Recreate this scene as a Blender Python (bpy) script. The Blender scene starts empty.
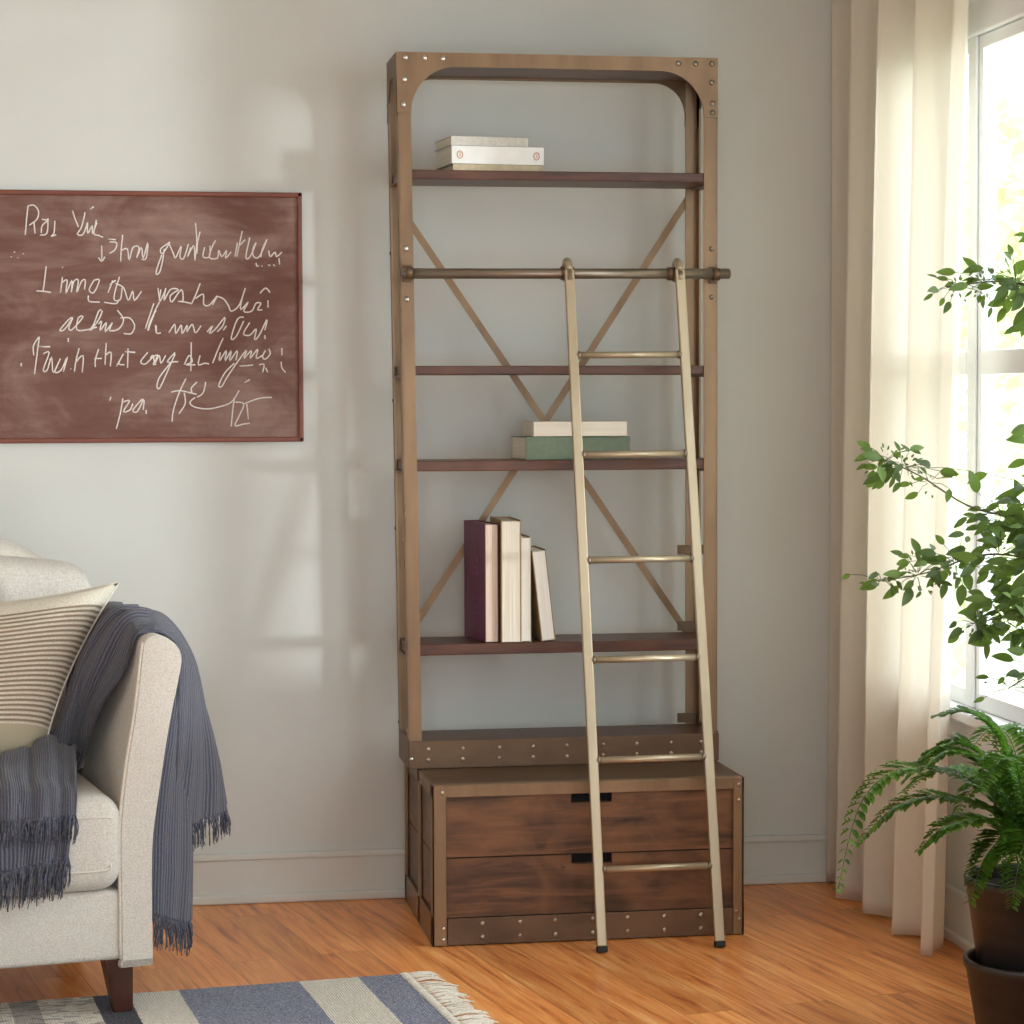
import bpy, bmesh, math, random
from mathutils import Vector, Matrix, noise
PI = math.pi
random.seed(7)
scn = bpy.context.scene
C = scn.collection
def V(*a): return Vector(a)

# ------------------------------------------------------------------ materials
def lin(c):
    return tuple(((v/255)/12.92 if v/255 <= .04045 else ((v/255+.055)/1.055)**2.4) for v in c) + (1,)
class NT:
    def __init__(s, name):
        s.m = bpy.data.materials.new(name); s.m.use_nodes = True
        s.t = s.m.node_tree; s.t.nodes.clear()
        s.out = s.n('ShaderNodeOutputMaterial')
    def n(s, t, **kw):
        o = s.t.nodes.new(t)
        for k, v in kw.items():
            if k.startswith('i_'):
                o.inputs[k[2:].replace('_', ' ')].default_value = v
            else: setattr(o, k, v)
        return o
    def l(s, a, b): s.t.links.new(a, b)
    def coords(s, kind='Object', scale=(1,1,1), rot=(0,0,0), loc=(0,0,0)):
        tc = s.n('ShaderNodeTexCoord'); mp = s.n('ShaderNodeMapping')
        s.l(tc.outputs[kind], mp.inputs[0])
        mp.inputs['Scale'].default_value = scale; mp.inputs['Rotation'].default_value = rot; mp.inputs['Location'].default_value = loc
        return mp.outputs[0]
    def noise(s, vec, scale=5, detail=4, rough=.55, dist=0):
        o = s.n('ShaderNodeTexNoise'); s.l(vec, o.inputs['Vector'])
        o.inputs['Scale'].default_value = scale; o.inputs['Detail'].default_value = detail
        o.inputs['Roughness'].default_value = rough; o.inputs['Distortion'].default_value = dist
        return o.outputs['Fac']
    def ramp(s, fac, stops, interp='LINEAR'):
        o = s.n('ShaderNodeValToRGB'); s.l(fac, o.inputs[0]); cr = o.color_ramp; cr.interpolation = interp
        cr.elements.remove(cr.elements[1])
        for i, (p, c) in enumerate(stops):
            if i == 0: e = cr.elements[0]; e.position = p
            else: e = cr.elements.new(p)
            e.color = c if len(c) == 4 else tuple(c)+(1,)
        return o.outputs[0]
    def mix(s, fac, a, b, mode='MIX'):
        o = s.n('ShaderNodeMix', data_type='RGBA', blend_type=mode)
        for sock, v in ((o.inputs[0], fac), (o.inputs[6], a), (o.inputs[7], b)):
            if hasattr(v, 'is_linked') or isinstance(v, bpy.types.NodeSocket): s.l(v, sock)
            else: sock.default_value = v
        return o.outputs[2]
    def math(s, op, a, b=None, c=None):
        o = s.n('ShaderNodeMath', operation=op)
        for i, v in enumerate((a, b, c)):
            if v is None: continue
            if isinstance(v, bpy.types.NodeSocket): s.l(v, o.inputs[i])
            else: o.inputs[i].default_value = v
        return o.outputs[0]
    def bump(s, h, strength=.3, dist=.01):
        o = s.n('ShaderNodeBump'); s.l(h, o.inputs['Height'])
        o.inputs['Strength'].default_value = strength; o.inputs['Distance'].default_value = dist
        return o.outputs[0]
    def princ(s, col, rough=.6, metal=0, normal=None, spec=None, sheen=0):
        o = s.n('ShaderNodeBsdfPrincipled')
        for k, v in (('Base Color', col), ('Roughness', rough), ('Metallic', metal)):
            if isinstance(v, bpy.types.NodeSocket): s.l(v, o.inputs[k])
            else: o.inputs[k].default_value = v
        if normal: s.l(normal, o.inputs['Normal'])
        if spec is not None: o.inputs['Specular IOR Level'].default_value = spec
        if sheen: o.inputs['Sheen Weight'].default_value = sheen
        return o.outputs[0]
    def end(s, sh): s.l(sh, s.out.inputs[0]); return s.m

def simple(name, c1, c2=None, scale=20, stretch=(1,1,1), rough=.6, metal=0, bump=0, bdist=.002, spec=None, sheen=0, lo=.35, hi=.65, dist=0, bscale=None):
    t = NT(name); v = t.coords(scale=stretch)
    f = t.noise(v, scale, 5, .6, dist)
    col = t.ramp(f, [(lo, lin(c1)), (hi, lin(c2 or c1))])
    nb = None
    if bump:
        nb = t.bump(t.noise(v, bscale, 3) if bscale else f, bump, bdist)
    return t.end(t.princ(col, rough, metal, nb, spec, sheen))

M = {}
M['wall'] = simple('painted wall', (206,208,203), (210,212,207), 3, rough=.85, bump=.08, bscale=220, bdist=.001, spec=.2)
M['trim'] = simple('painted trim', (206,209,203), (210,213,207), 6, rough=.45, spec=.35)
M['white_paint'] = simple('white window paint', (232,235,238), (238,240,242), 6, rough=.4)
M['ceiling'] = simple('ceiling paint', (236,237,236), (240,241,240), 4, rough=.9)
M['metal'] = simple('brushed bronze metal', (118,94,70), (150,122,92), 9, (1,1,.25), .42, .45, .15, .001, lo=.3, hi=.72)
M['metal_dark'] = simple('aged bronze plate', (86,66,50), (120,94,70), 7, (.35,1,1), .42, .45, .15, .001, lo=.3, hi=.7)
M['rail_metal'] = simple('dark steel tube', (120,108,96), (152,140,124), 12, (.2,1,1), .32, .75, .05, .001)
M['ladder'] = simple('champagne steel', (168,152,126), (188,174,148), 6, (1,1,.2), .33, .5, .05, .001)
M['rivet'] = simple('worn rivet steel', (150,128,105), (190,175,155), 60, rough=.35, metal=.75)
M['bolt_bright'] = simple('bright bolt steel', (170,160,148), (225,220,212), 80, rough=.25, metal=.85)
M['black'] = simple('black rubber', (18,17,17), rough=.7)
M['slot'] = simple('painted drawer shade', (14,12,11), rough=.9)  # near-black colour stands in for the shade inside the drawers

def wood(name, a, b, c, sx=1.2, rough=.42, spec=.4, axis='X', seed=0):
    t = NT(name)
    st = {'X': (sx, 14, 14), 'Z': (14, 14, sx), 'Y': (14, sx, 14)}[axis]
    v = t.coords(scale=st, loc=(seed, seed*2, seed*3))
    f1 = t.noise(v, 2.2, 8, .65, .6)
    f2 = t.noise(t.coords(scale=(2.2, 2.2, 4) if axis == 'X' else (3, 3, 3), loc=(seed, 1, 2)), 2.0, 3, .5, 1.2)
    col = t.ramp(f1, [(.28, lin(a)), (.5, lin(b)), (.74, lin(c))])
    col2 = t.mix(t.ramp(f2, [(.42, (0, 0, 0)), (.7, (.75, .75, .75))]), col, lin(c))
    return t.end(t.princ(col2, rough, 0, t.bump(f1, .12, .002), spec))
M['shelf_wood'] = wood('dark walnut shelf', (50,29,21), (80,48,35), (104,66,48), rough=.38)
M['drawer_wood'] = wood('stained drawer wood', (46,31,22), (80,54,37), (134,92,62), rough=.4)
M['leg_wood'] = wood('dark leg wood', (50,28,22), (66,38,30), (82,48,38), axis='Z', rough=.3)
M['frame_wood'] = simple('red brown board frame', (104,54,40), (124,68,50), 8, (.3,1,1), .5)

def floor_mat():
    t = NT('orange hardwood planks')
    rot = (0, 0, math.radians(-101.0))
    v = t.coords(rot=rot)
    br = t.n('ShaderNodeTexBrick'); t.l(v, br.inputs['Vector'])
    br.offset = .37; br.offset_frequency = 2
    for k, x in (('Scale', 1), ('Mortar Size', .0011), ('Mortar Smooth', .2), ('Bias', 0), ('Brick Width', 1.35), ('Row Height', .118)):
        br.inputs[k].default_value = x
    br.inputs['Color1'].default_value = (0, 0, 0, 1); br.inputs['Color2'].default_value = (1, 1, 1, 1); br.inputs['Mortar'].default_value = (.5, .5, .5, 1)
    # per-plank offset of the grain
    comb = t.n('ShaderNodeVectorMath', operation='ADD')
    sc = t.n('ShaderNodeVectorMath', operation='SCALE'); t.l(br.outputs['Color'], sc.inputs[0]); sc.inputs['Scale'].default_value = 7.3
    t.l(v, comb.inputs[0]); t.l(sc.outputs[0], comb.inputs[1])
    mp = t.n('ShaderNodeMapping'); t.l(comb.outputs[0], mp.inputs[0]); mp.inputs['Scale'].default_value = (.9, 13, 1)
    g1 = t.noise(mp.outputs[0], 2.4, 7, .62, 1.1)
    mp2 = t.n('ShaderNodeMapping'); t.l(comb.outputs[0], mp2.inputs[0]); mp2.inputs['Scale'].default_value = (2.2, 90, 1)
    g2 = t.noise(mp2.outputs[0], 2.0, 3, .5)
    col = t.ramp(g1, [(.3, lin((176,96,46))), (.44, lin((226,143,76))), (.58, lin((242,168,98))), (.72, lin((252,196,128)))])
    col = t.mix(t.ramp(g2, [(.35, (.16, .16, .16)), (.6, (0, 0, 0))]), col, lin((160,84,38)))
    tone = t.ramp(br.outputs['Color'], [(0, (.84, .80, .77)), (1, (1.2, 1.18, 1.16))])
    col = t.mix(1.0, col, tone, 'MULTIPLY')
    col = t.mix(t.math('MULTIPLY', br.outputs['Fac'], .55), col, lin((78,36,18)))
    rg = t.math('MULTIPLY_ADD', g1, .16, .24)
    return t.end(t.princ(col, rg, 0, t.bump(t.math('SUBTRACT', g2, br.outputs['Fac']), .05, .001), .45))
M['floor'] = floor_mat()

def fabric(name, c1, c2, scale=260, bump=.35, rough=.9, sheen=.15):
    t = NT(name); v = t.coords()
    f = t.noise(v, scale, 2, .7); f3 = t.noise(v, scale*.25, 2, .6)
    col = t.ramp(t.math('MULTIPLY_ADD', f3, .15, t.math('MULTIPLY', f, .85)), [(.36, lin(c1)), (.62, lin(c2))])
    return t.end(t.princ(col, rough, 0, t.bump(f, bump, .0015), .2, sheen))
M['uphol'] = fabric('oatmeal upholstery', (190,184,174), (216,211,202))
M['uphol_light'] = fabric('pale upholstery', (205,198,186), (226,221,211))
M['piping'] = fabric('piping cord', (208,200,186), (226,220,208))

def pillow_mat():
    t = NT('ribbed striped pillow fabric')
    tc = t.n('ShaderNodeTexCoord'); sp = t.n('ShaderNodeSeparateXYZ'); t.l(tc.outputs['UV'], sp.inputs[0])
    ph = t.math('MULTIPLY', sp.outputs[1], 36.0)
    tri = t.math('PINGPONG', ph, .5)
    band = t.math('MULTIPLY', t.math('GREATER_THAN', sp.outputs[1], .20), t.math('LESS_THAN', sp.outputs[1], .87))
    st = t.math('MULTIPLY', t.ramp(tri, [(.15, (1, 1, 1)), (.33, (0, 0, 0))]), band)
    n = t.noise(t.coords(), 300, 2)
    base = t.ramp(n, [(.35, lin((200,193,174))), (.65, lin((218,212,196)))])
    lowb = t.mix(t.math('LESS_THAN', sp.outputs[1], .20), base, lin((178,170,146)))
    col = t.mix(t.math('MULTIPLY', st, .85), lowb, lin((122,104,82)))
    h = t.math('MULTIPLY_ADD', t.math('MULTIPLY', tri, band), 1.5, t.math('MULTIPLY', n, .3))
    return t.end(t.princ(col, .92, 0, t.bump(h, .6, .004), .15, .1))
M['pillow'] = pillow_mat()

def throw_mat():
    t = NT('slate knitted wool')
    tc = t.n('ShaderNodeTexCoord'); sp = t.n('ShaderNodeSeparateXYZ'); t.l(tc.outputs['UV'], sp.inputs[0])
    wob = t.math('MULTIPLY', t.noise(t.coords(), 9, 2), .012)
    tri = t.math('PINGPONG', t.math('MULTIPLY', t.math('ADD', sp.outputs[0], wob), 110.0), .5)
    n = t.noise(t.coords(), 330, 3, .7)
    col = t.ramp(t.math('MULTIPLY_ADD', tri, .9, t.math('MULTIPLY', n, .6)), [(.15, lin((46,46,54))), (.5, lin((84,86,98))), (.85, lin((120,123,136)))])
    return t.end(t.princ(col, .95, 0, t.bump(t.math('MULTIPLY_ADD', tri, 1.4, t.math('MULTIPLY', n, .5)), .8, .004), .1, .25))
M['throw'] = throw_mat()
M['yarn'] = simple('slate yarn', (66,67,78), (112,114,126), 160, rough=.95, spec=.1)

def rug_mat():
    t = NT('striped woven rug')
    v = t.coords(); sp = t.n('ShaderNodeSeparateXYZ'); t.l(v, sp.inputs[0])
    X = t.math('MULTIPLY', sp.outputs[0], -1.0)          # metres from the fringed end
    n = t.noise(v, 240, 2, .8); nb = t.noise(v, 60, 3)
    Xw = t.math('ADD', X, t.math('MULTIPLY_ADD', nb, .006, -.003))
    blue = t.ramp(n, [(.35, lin((92,98,120))), (.5, lin((134,140,162))), (.66, lin((184,188,200)))])
    cream = t.ramp(n, [(.35, lin((210,203,186))), (.65, lin((245,241,230)))])
    dark = t.ramp(n, [(.35, lin((44,46,56))), (.65, lin((92,94,106)))])
    W = (1, 1, 1); K = (0, 0, 0)
    s = 2.0
    mask = t.ramp(t.math('DIVIDE', Xw, s), [(0, K), (.094/s, W), (.238/s, K), (.52/s, W), (.635/s, K)], 'CONSTANT')
    col = t.mix(mask, blue, cream)
    # left bands: dark blocks woven with cream dotted rows
    chk = t.n('ShaderNodeTexWave', wave_type='BANDS', bands_direction='Y'); t.l(v, chk.inputs['Vector'])
    chk.inputs['Scale'].default_value = 26; chk.inputs['Distortion'].default_value = .4
    dm = t.ramp(t.math('DIVIDE', Xw, s), [(0, K), (.635/s, W), (.715/s, K), (.84/s, (.5, .5, .5)), (.90/s, K), (.94/s, W), (1.1/s, K)], 'CONSTANT')
    dots = t.math('GREATER_THAN', t.noise(t.coords(scale=(1, 3.2, 1)), 24, 1), .56)
    left = t.math('GREATER_THAN', X, .635)
    lcol = t.mix(t.math('MULTIPLY', dots, .5), cream, dark)
    lcol = t.mix(dm, lcol, dark)
    col = t.mix(left, col, lcol)
    w2 = t.n('ShaderNodeTexWave', wave_type='BANDS', bands_direction='X'); t.l(v, w2.inputs['Vector']); w2.inputs['Scale'].default_value = 55
    w2.inputs['Distortion'].default_value = 1.0
    h = t.math('ADD', t.math('MULTIPLY', n, .8), t.math('MULTIPLY', w2.outputs['Fac'], .5))
    return t.end(t.princ(col, .95, 0, t.bump(h, .8, .005), .1, .1))
M['rug'] = rug_mat()
M['fringe'] = simple('cream fringe', (212,206,190), (236,232,220), 150, rough=.95, spec=.1)

def board_mat():
    t = NT('brown chalkboard')
    v = t.coords(scale=(.8, 1, 1.6)); f = t.noise(v, 3.0, 6, .65, .8); g = t.noise(t.coords(scale=(.4, 1, 3)), 16, 3, .6)
    col = t.ramp(t.math('MULTIPLY_ADD', g, .22, t.math('MULTIPLY', f, .8)), [(.34, lin((104,70,61))), (.48, lin((116,84,75))), (.66, lin((150,124,114)))])
    return t.end(t.princ(col, .8, 0, None, .2))
M['board'] = board_mat()
M['chalk'] = simple('white chalk', (198,190,184), (240,236,232), 400, rough=.95, spec=.05)

def curtain_mat(name, col, tr, tlc):
    t = NT(name); v = t.coords()
    w1 = t.noise(t.coords(scale=(40, 40, 400)), 2, 2); w2 = t.noise(t.coords(scale=(400, 400, 30)), 2, 2)
    h = t.math('ADD', w1, w2)
    c = t.mix(t.math('MULTIPLY', h, .12), lin(col), lin(tuple(int(x*.86) for x in col)))
    d = t.n('ShaderNodeBsdfDiffuse'); t.l(c, d.inputs[0]); tl = t.n('ShaderNodeBsdfTranslucent'); tl.inputs[0].default_value = lin(tlc)
    nb = t.bump(h, .2, .001); t.l(nb, d.inputs['Normal'])
    m = t.n('ShaderNodeMixShader'); m.inputs[0].default_value = tr; t.l(d.outputs[0], m.inputs[1]); t.l(tl.outputs[0], m.inputs[2])
    return t.end(m.outputs[0])
M['curtain'] = curtain_mat('cream linen curtain', (244,239,228), .56, (253,249,241))

def leaf_mat(name, c1, c2, tlc, tr=.35, spec=.35, rough=.45):
    t = NT(name)
    f = t.noise(t.coords(), 22, 2)
    g = t.n('ShaderNodeNewGeometry')
    rnd = t.math('FRACT', t.math('MULTIPLY', g.outputs['Random Per Island'], 7.0))
    col = t.ramp(t.math('MULTIPLY_ADD', rnd, .7, t.math('MULTIPLY', f, .3)), [(.15, lin(c1)), (.85, lin(c2))])
    p = t.princ(col, rough, 0, None, spec)
    tl = t.n('ShaderNodeBsdfTranslucent'); tl.inputs[0].default_value = lin(tlc)
    m = t.n('ShaderNodeMixShader'); m.inputs[0].default_value = tr; t.l(p, m.inputs[1]); t.l(tl.outputs[0], m.inputs[2])
    return t.end(m.outputs[0])
M['leaf'] = leaf_mat('shrub leaf', (32,50,22), (92,120,48), (130,158,62))
M['fern'] = leaf_mat('fern leaf', (38,72,24), (104,146,52), (110,160,44), .35, .2)
M['garden'] = leaf_mat('garden leaf', (175,184,142), (216,220,186), (224,228,180), .45, .1, .8)  # leaf colour paled to imitate overexposed daylight
M['stem'] = simple('green brown stem', (72,62,42), (96,92,56), 40, rough=.6)
M['bark'] = simple('bark', (92,78,62), (130,114,94), 20, (1,1,.3), .9, bump=.5)
M['pot'] = simple('dark charcoal pot', (34,31,29), (50,46,43), 14, (1,1,3), .42, 0, .25, .002)
M['soil'] = simple('potting soil', (24,18,14), (48,36,26), 90, rough=.95, bump=.8, bscale=70, bdist=.006)
M['lawn'] = simple('garden lawn', (158,160,140), (182,184,165), 12, rough=.95, bump=.5)
M['paper'] = simple('page edges', (222,214,196), (236,230,216), 4, (1,1,60), .9)
M['paper_v'] = simple('page edges upright', (214,206,186), (238,232,216), 4, (90,1,1), .9)
M['paper_white'] = simple('white page edges', (228,224,212), (240,237,228), 4, (90,1,1), .9)
M['paper_pink'] = simple('pinkish page edges', (212,188,168), (228,210,194), 4, (90,1,1), .9)
M['book_white'] = simple('white cover', (224,225,222), (232,232,229), 20, rough=.5)
M['book_grey'] = simple('pale grey cloth cover', (190,188,180), (206,203,194), 90, rough=.8)
M['book_tan'] = simple('tan cover', (176,162,134), (196,182,152), 60, rough=.7)
M['book_green'] = simple('sage green cover', (104,120,99), (116,131,110), 60, rough=.65)
M['book_purple'] = simple('plum cover', (88,26,62), (104,34,74), 30, rough=.45)
M['book_kraft'] = simple('kraft cover', (150,122,84), (172,144,102), 60, rough=.7)
M['book_cream'] = simple('cream cover', (200,192,170), (216,208,188), 40, rough=.6)
M['gold'] = simple('copper print', (190,128,84), (204,144,98), 40, rough=.5)
M['lav'] = simple('faded lavender print', (126,78,112), (140,92,124), 90, rough=.6)
def glass_mat():
    t = NT('clear window glass')
    tr = t.n('ShaderNodeBsdfTransparent'); tr.inputs[0].default_value = (.97, .985, .98, 1)
    gl = t.n('ShaderNodeBsdfGlossy'); gl.inputs['Roughness'].default_value = .02
    lw = t.n('ShaderNodeLayerWeight'); lw.inputs[0].default_value = .5
    fr = t.math('MULTIPLY_ADD', t.math('POWER', lw.outputs['Facing'], 5.0), .4, .03)
    m = t.n('ShaderNodeMixShader'); t.l(fr, m.inputs[0]); t.l(tr.outputs[0], m.inputs[1]); t.l(gl.outputs[0], m.inputs[2])
    return t.end(m.outputs[0])
M['glass'] = glass_mat()

# ------------------------------------------------------------------ mesh helpers
def NB(): return bmesh.new()
def box(bm, x0, x1, y0, y1, z0, z1, bev=0, seg=2, mat=None):
    r = bmesh.ops.create_cube(bm, size=1)
    vs = r['verts']
    T = Matrix.Translation(((x0+x1)/2, (y0+y1)/2, (z0+z1)/2)) @ Matrix.Diagonal((abs(x1-x0), abs(y1-y0), abs(z1-z0), 1))
    bmesh.ops.transform(bm, matrix=T, verts=vs)
    if bev:
        es = list({e for v in vs for e in v.link_edges})
        r2 = bmesh.ops.bevel(bm, geom=es, offset=bev, segments=seg, profile=.5, affect='EDGES')
        vs = list({v for f in r2['faces'] for v in f.verts} | {v for v in vs if v.is_valid})
    if mat is not None: bmesh.ops.transform(bm, matrix=mat, verts=vs)
    return vs
def prism(bm, pts, axis, a, b):
    """extrude a 2-D polygon along an axis; pts in the two other axes order"""
    def P(p, t):
        return {'X': (t, p[0], p[1]), 'Y': (p[0], t, p[1]), 'Z': (p[0], p[1], t)}[axis]
    A = [bm.verts.new(P(p, a)) for p in pts]; B = [bm.verts.new(P(p, b)) for p in pts]
    n = len(pts)
    fs = [bm.faces.new(A), bm.faces.new(B[::-1])]
    for i in range(n): fs.append(bm.faces.new((A[i], B[i], B[(i+1) % n], A[(i+1) % n])))
    bmesh.ops.recalc_face_normals(bm, faces=fs)
    return A+B
def tube(bm, pts, r, n=8, r2=None, caps=True, flat=1.0):
    pts = [Vector(p) for p in pts]; m = len(pts); rings = []
    up = None
    for i, p in enumerate(pts):
        d = (pts[min(i+1, m-1)] - pts[max(i-1, 0)])
        if d.length < 1e-9: d = Vector((0, 0, 1))
        d.normalize()
        if up is None:
            up = Vector((0, 0, 1)) if abs(d.z) < .9 else Vector((1, 0, 0))
        s = d.cross(up); s.normalize(); up = s.cross(d).normalized()
        rr = r if r2 is None else r + (r2-r)*i/(m-1)
        if callable(r): rr = r(i/(m-1))
        rings.append([bm.verts.new(p + (s*math.cos(2*PI*k/n) + up*math.sin(2*PI*k/n)*flat)*rr) for k in range(n)])
    fs = []
    for i in range(m-1):
        for k in range(n):
            fs.append(bm.faces.new((rings[i][k], rings[i][(k+1) % n], rings[i+1][(k+1) % n], rings[i+1][k])))
    if caps:
        fs.append(bm.faces.new(rings[0][::-1])); fs.append(bm.faces.new(rings[-1]))
    for f in fs: f.smooth = True
    return rings
def lathe(bm, prof, cx, cy, n=48):
    rings = []
    for r, z in prof:
        rings.append([bm.verts.new((cx+r*math.cos(2*PI*k/n), cy+r*math.sin(2*PI*k/n), z)) for k in range(n)] if r > 1e-5 else [bm.verts.new((cx, cy, z))])
    for a, b in zip(rings, rings[1:]):
        for k in range(n):
            k2 = (k+1) % n
            q = [a[k % len(a)], a[k2 % len(a)], b[k2 % len(b)], b[k % len(b)]]
            q = list(dict.fromkeys(q))
            if len(q) > 2:
                f = bm.faces.new(q); f.smooth = True
def dome(bm, c, r, axis='Y', sgn=-1, h=.6):
    m = bmesh.ops.create_uvsphere(bm, u_segments=10, v_segments=6, radius=r)
    sc = {'Y': (1, h, 1), 'X': (h, 1, 1), 'Z': (1, 1, h)}[axis]
    bmesh.ops.transform(bm, matrix=Matrix.Translation(c) @ Matrix.Diagonal(sc+(1,)), verts=m['verts'])
    for v in m['verts']:
        for f in v.link_faces: f.smooth = True
def cr(P, t):
    """Catmull-Rom through points, t in 0..1"""
    n = len(P)-1; x = min(max(t, 0), 1)*n; i = min(int(x), n-1); u = x-i
    p0, p1, p2, p3 = Vector(P[max(i-1, 0)]), Vector(P[i]), Vector(P[i+1]), Vector(P[min(i+2, n)])
    return .5*((2*p1)+(-p0+p2)*u+(2*p0-5*p1+4*p2-p3)*u*u+(-p0+3*p1-3*p2+p3)*u**3)
def gridmesh(bm, fn, nu, nv, uvs=(0, 1, 0, 1), closed=False):
    """fn(u,v)->Vector ; uv layer filled"""
    uvl = bm.loops.layers.uv.verify()
    g = [[bm.verts.new(fn(i/nu, j/nv)) for j in range(nv+1)] for i in range(nu+1)]
    for i in range(nu):
        for j in range(nv):
            f = bm.faces.new((g[i][j], g[i+1][j], g[i+1][j+1], g[i][j+1])); f.smooth = True
            for lp, (a, b) in zip(f.loops, ((i, j), (i+1, j), (i+1, j+1), (i, j+1))):
                lp[uvl].uv = (uvs[0]+(uvs[1]-uvs[0])*a/nu, uvs[2]+(uvs[3]-uvs[2])*b/nv)
    return g
def patch(cols):
    """cols: list of control polylines; returns fn(u across cols, v along)"""
    def fn(u, v): return cr([cr(c, v) for c in cols], u)
    return fn

# ------------------------------------------------------------------ objects
ROOT = {}
def thing(name, label, cat, loc=(0, 0, 0), rz=0, group=None):
    o = bpy.data.objects.new(name, None); C.objects.link(o)
    o.location = loc; o.rotation_euler = (0, 0, rz); o.empty_display_size = .1
    o['label'] = label; o['category'] = cat
    if group: o['group'] = group
    ROOT[o.name] = o
    return o
def mesh(name, bm, m, smooth=None):
    bmesh.ops.recalc_face_normals(bm, faces=bm.faces[:]) if smooth != 'keep' else None
    me = bpy.data.meshes.new(name); bm.to_mesh(me); bm.free()
    for mm in (m if isinstance(m, (list, tuple)) else [m]): me.materials.append(mm)
    return me
def obj(name, bm, m, parent=None, label=None, world=False, kind=None, smooth=False):
    """one mesh object; with world=True the mesh is in world coordinates and is moved into its thing's frame"""
    if world and parent is not None:
        r = parent
        while r.parent: r = r.parent
        T = (Matrix.Translation(r.location) @ Matrix.Rotation(r.rotation_euler.z, 4, 'Z')).inverted()
        bmesh.ops.transform(bm, matrix=T, verts=bm.verts[:])
    if smooth:
        for f in bm.faces: f.smooth = True
    me = mesh(name, bm, m)
    o = bpy.data.objects.new(name, me); C.objects.link(o)
    if parent: o.parent = parent
    if label: o['label'] = label
    if kind: o['kind'] = kind
    return o
def tag(o, label, cat, group=None, kind=None):
    o['label'] = label; o['category'] = cat
    if group: o['group'] = group
    if kind: o['kind'] = kind
    return o
def struct(name, bm, m, parent=None, label=None):
    o = obj(name, bm, m, parent)
    if parent is None: o['kind'] = 'structure'
    if label: o['label'] = label
    return o
def solid(o, th, off=0):
    md = o.modifiers.new('thickness', 'SOLIDIFY'); md.thickness = th; md.offset = off
def sub(o, n=2):
    md = o.modifiers.new('smooth', 'SUBSURF'); md.levels = n; md.render_levels = n

# ------------------------------------------------------------------ camera
a = math.atan(.165); p = math.atan(112/2400); rl = math.radians(.2)
Fw = Vector((math.sin(a)*math.cos(p), math.cos(a)*math.cos(p), -math.sin(p)))
Rt = Vector((math.cos(a), -math.sin(a), 0)); Up = Rt.cross(Fw)
Rt, Up = Rt*math.cos(rl)-Up*math.sin(rl), Up*math.cos(rl)+Rt*math.sin(rl)
cd = bpy.data.cameras.new('camera'); cam = bpy.data.objects.new('camera', cd); C.objects.link(cam)
cam.matrix_world = Matrix(((Rt.x, Up.x, -Fw.x, -1.2), (Rt.y, Up.y, -Fw.y, -6.49), (Rt.z, Up.z, -Fw.z, 1.36), (0, 0, 0, 1)))
cd.sensor_width = 36; cd.lens = 36*2400/1024; cd.clip_end = 200
scn.camera = cam

# ------------------------------------------------------------------ room
XW = .87; XL = -3.6; YR = -7.4; ZC = 2.75
b = NB(); box(b, XL, XW, YR, 0, -.1, 0); struct('floor', b, M['floor'])
b = NB(); box(b, XL-.1, XW+.14, YR, .12, ZC, ZC+.1); struct('ceiling', b, M['ceiling'])
b = NB(); box(b, XL, XW+.045, 0, .12, -.1, ZC); struct('wall_back', b, M['wall'])
b = NB(); box(b, XL-.12, XL, YR, .12, -.1, ZC); struct('wall_left', b, M['wall'])
RW = (-2.4, .0, .35, 2.3)                  # unseen opening added behind the camera to bring in frontal fill light
b = NB(); box(b, XL-.12, RW[0], YR-.12, YR, -.1, ZC); box(b, RW[1], XW+.045, YR-.12, YR, -.1, ZC)
box(b, RW[0], RW[1], YR-.12, YR, -.1, RW[2]); box(b, RW[0], RW[1], YR-.12, YR, RW[3], ZC); struct('wall_rear', b, M['wall'])
# right wall pierced by two window openings (a gap between them holds the post)
OZ0, OZ1 = .60, 2.235
ops_ = [(-.862, -.46), (-1.34, -.90), (-2.75, -1.40), (-6.3, -3.3)]
HEAD = [OZ1, OZ1, 2.64, OZ1]              # third opening, out of view, made taller to let sun reach higher
b = NB()
x0, x1 = XW, XW+.045
box(b, x0, x1, YR, 0, -.1, OZ0)
for (u, v), hd in zip(ops_, HEAD): box(b, x0, x1, u, v, hd, ZC)
ys = [0]
for (u, v) in ops_: ys += [v, u]
ys.append(YR)
for i in range(0, len(ys), 2): box(b, x0, x1, ys[i+1], ys[i], OZ0, ZC)
struct('wall_right', b, M['wall'])
# baseboards: board with a shallow cap and a shoe
def baseboard(name, f):
    b = NB(); f(b); struct(name, b, M['trim'])
def bb_back(b):
    box(b, XL, XW, -.012, 0, 0, .128, .002); box(b, XL, XW, -.018, 0, .118, .136, .004); box(b, XL, XW, -.024, 0, 0, .026, .006)
def bb_right(b):
    box(b, XW-.012, XW, YR, -.024, 0, .128, .002); box(b, XW-.018, XW, YR, -.024, .118, .136, .004); box(b, XW-.024, XW, YR, -.024, 0, .026, .006)
baseboard('baseboard_back', bb_back); baseboard('baseboard_right', bb_right)

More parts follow.
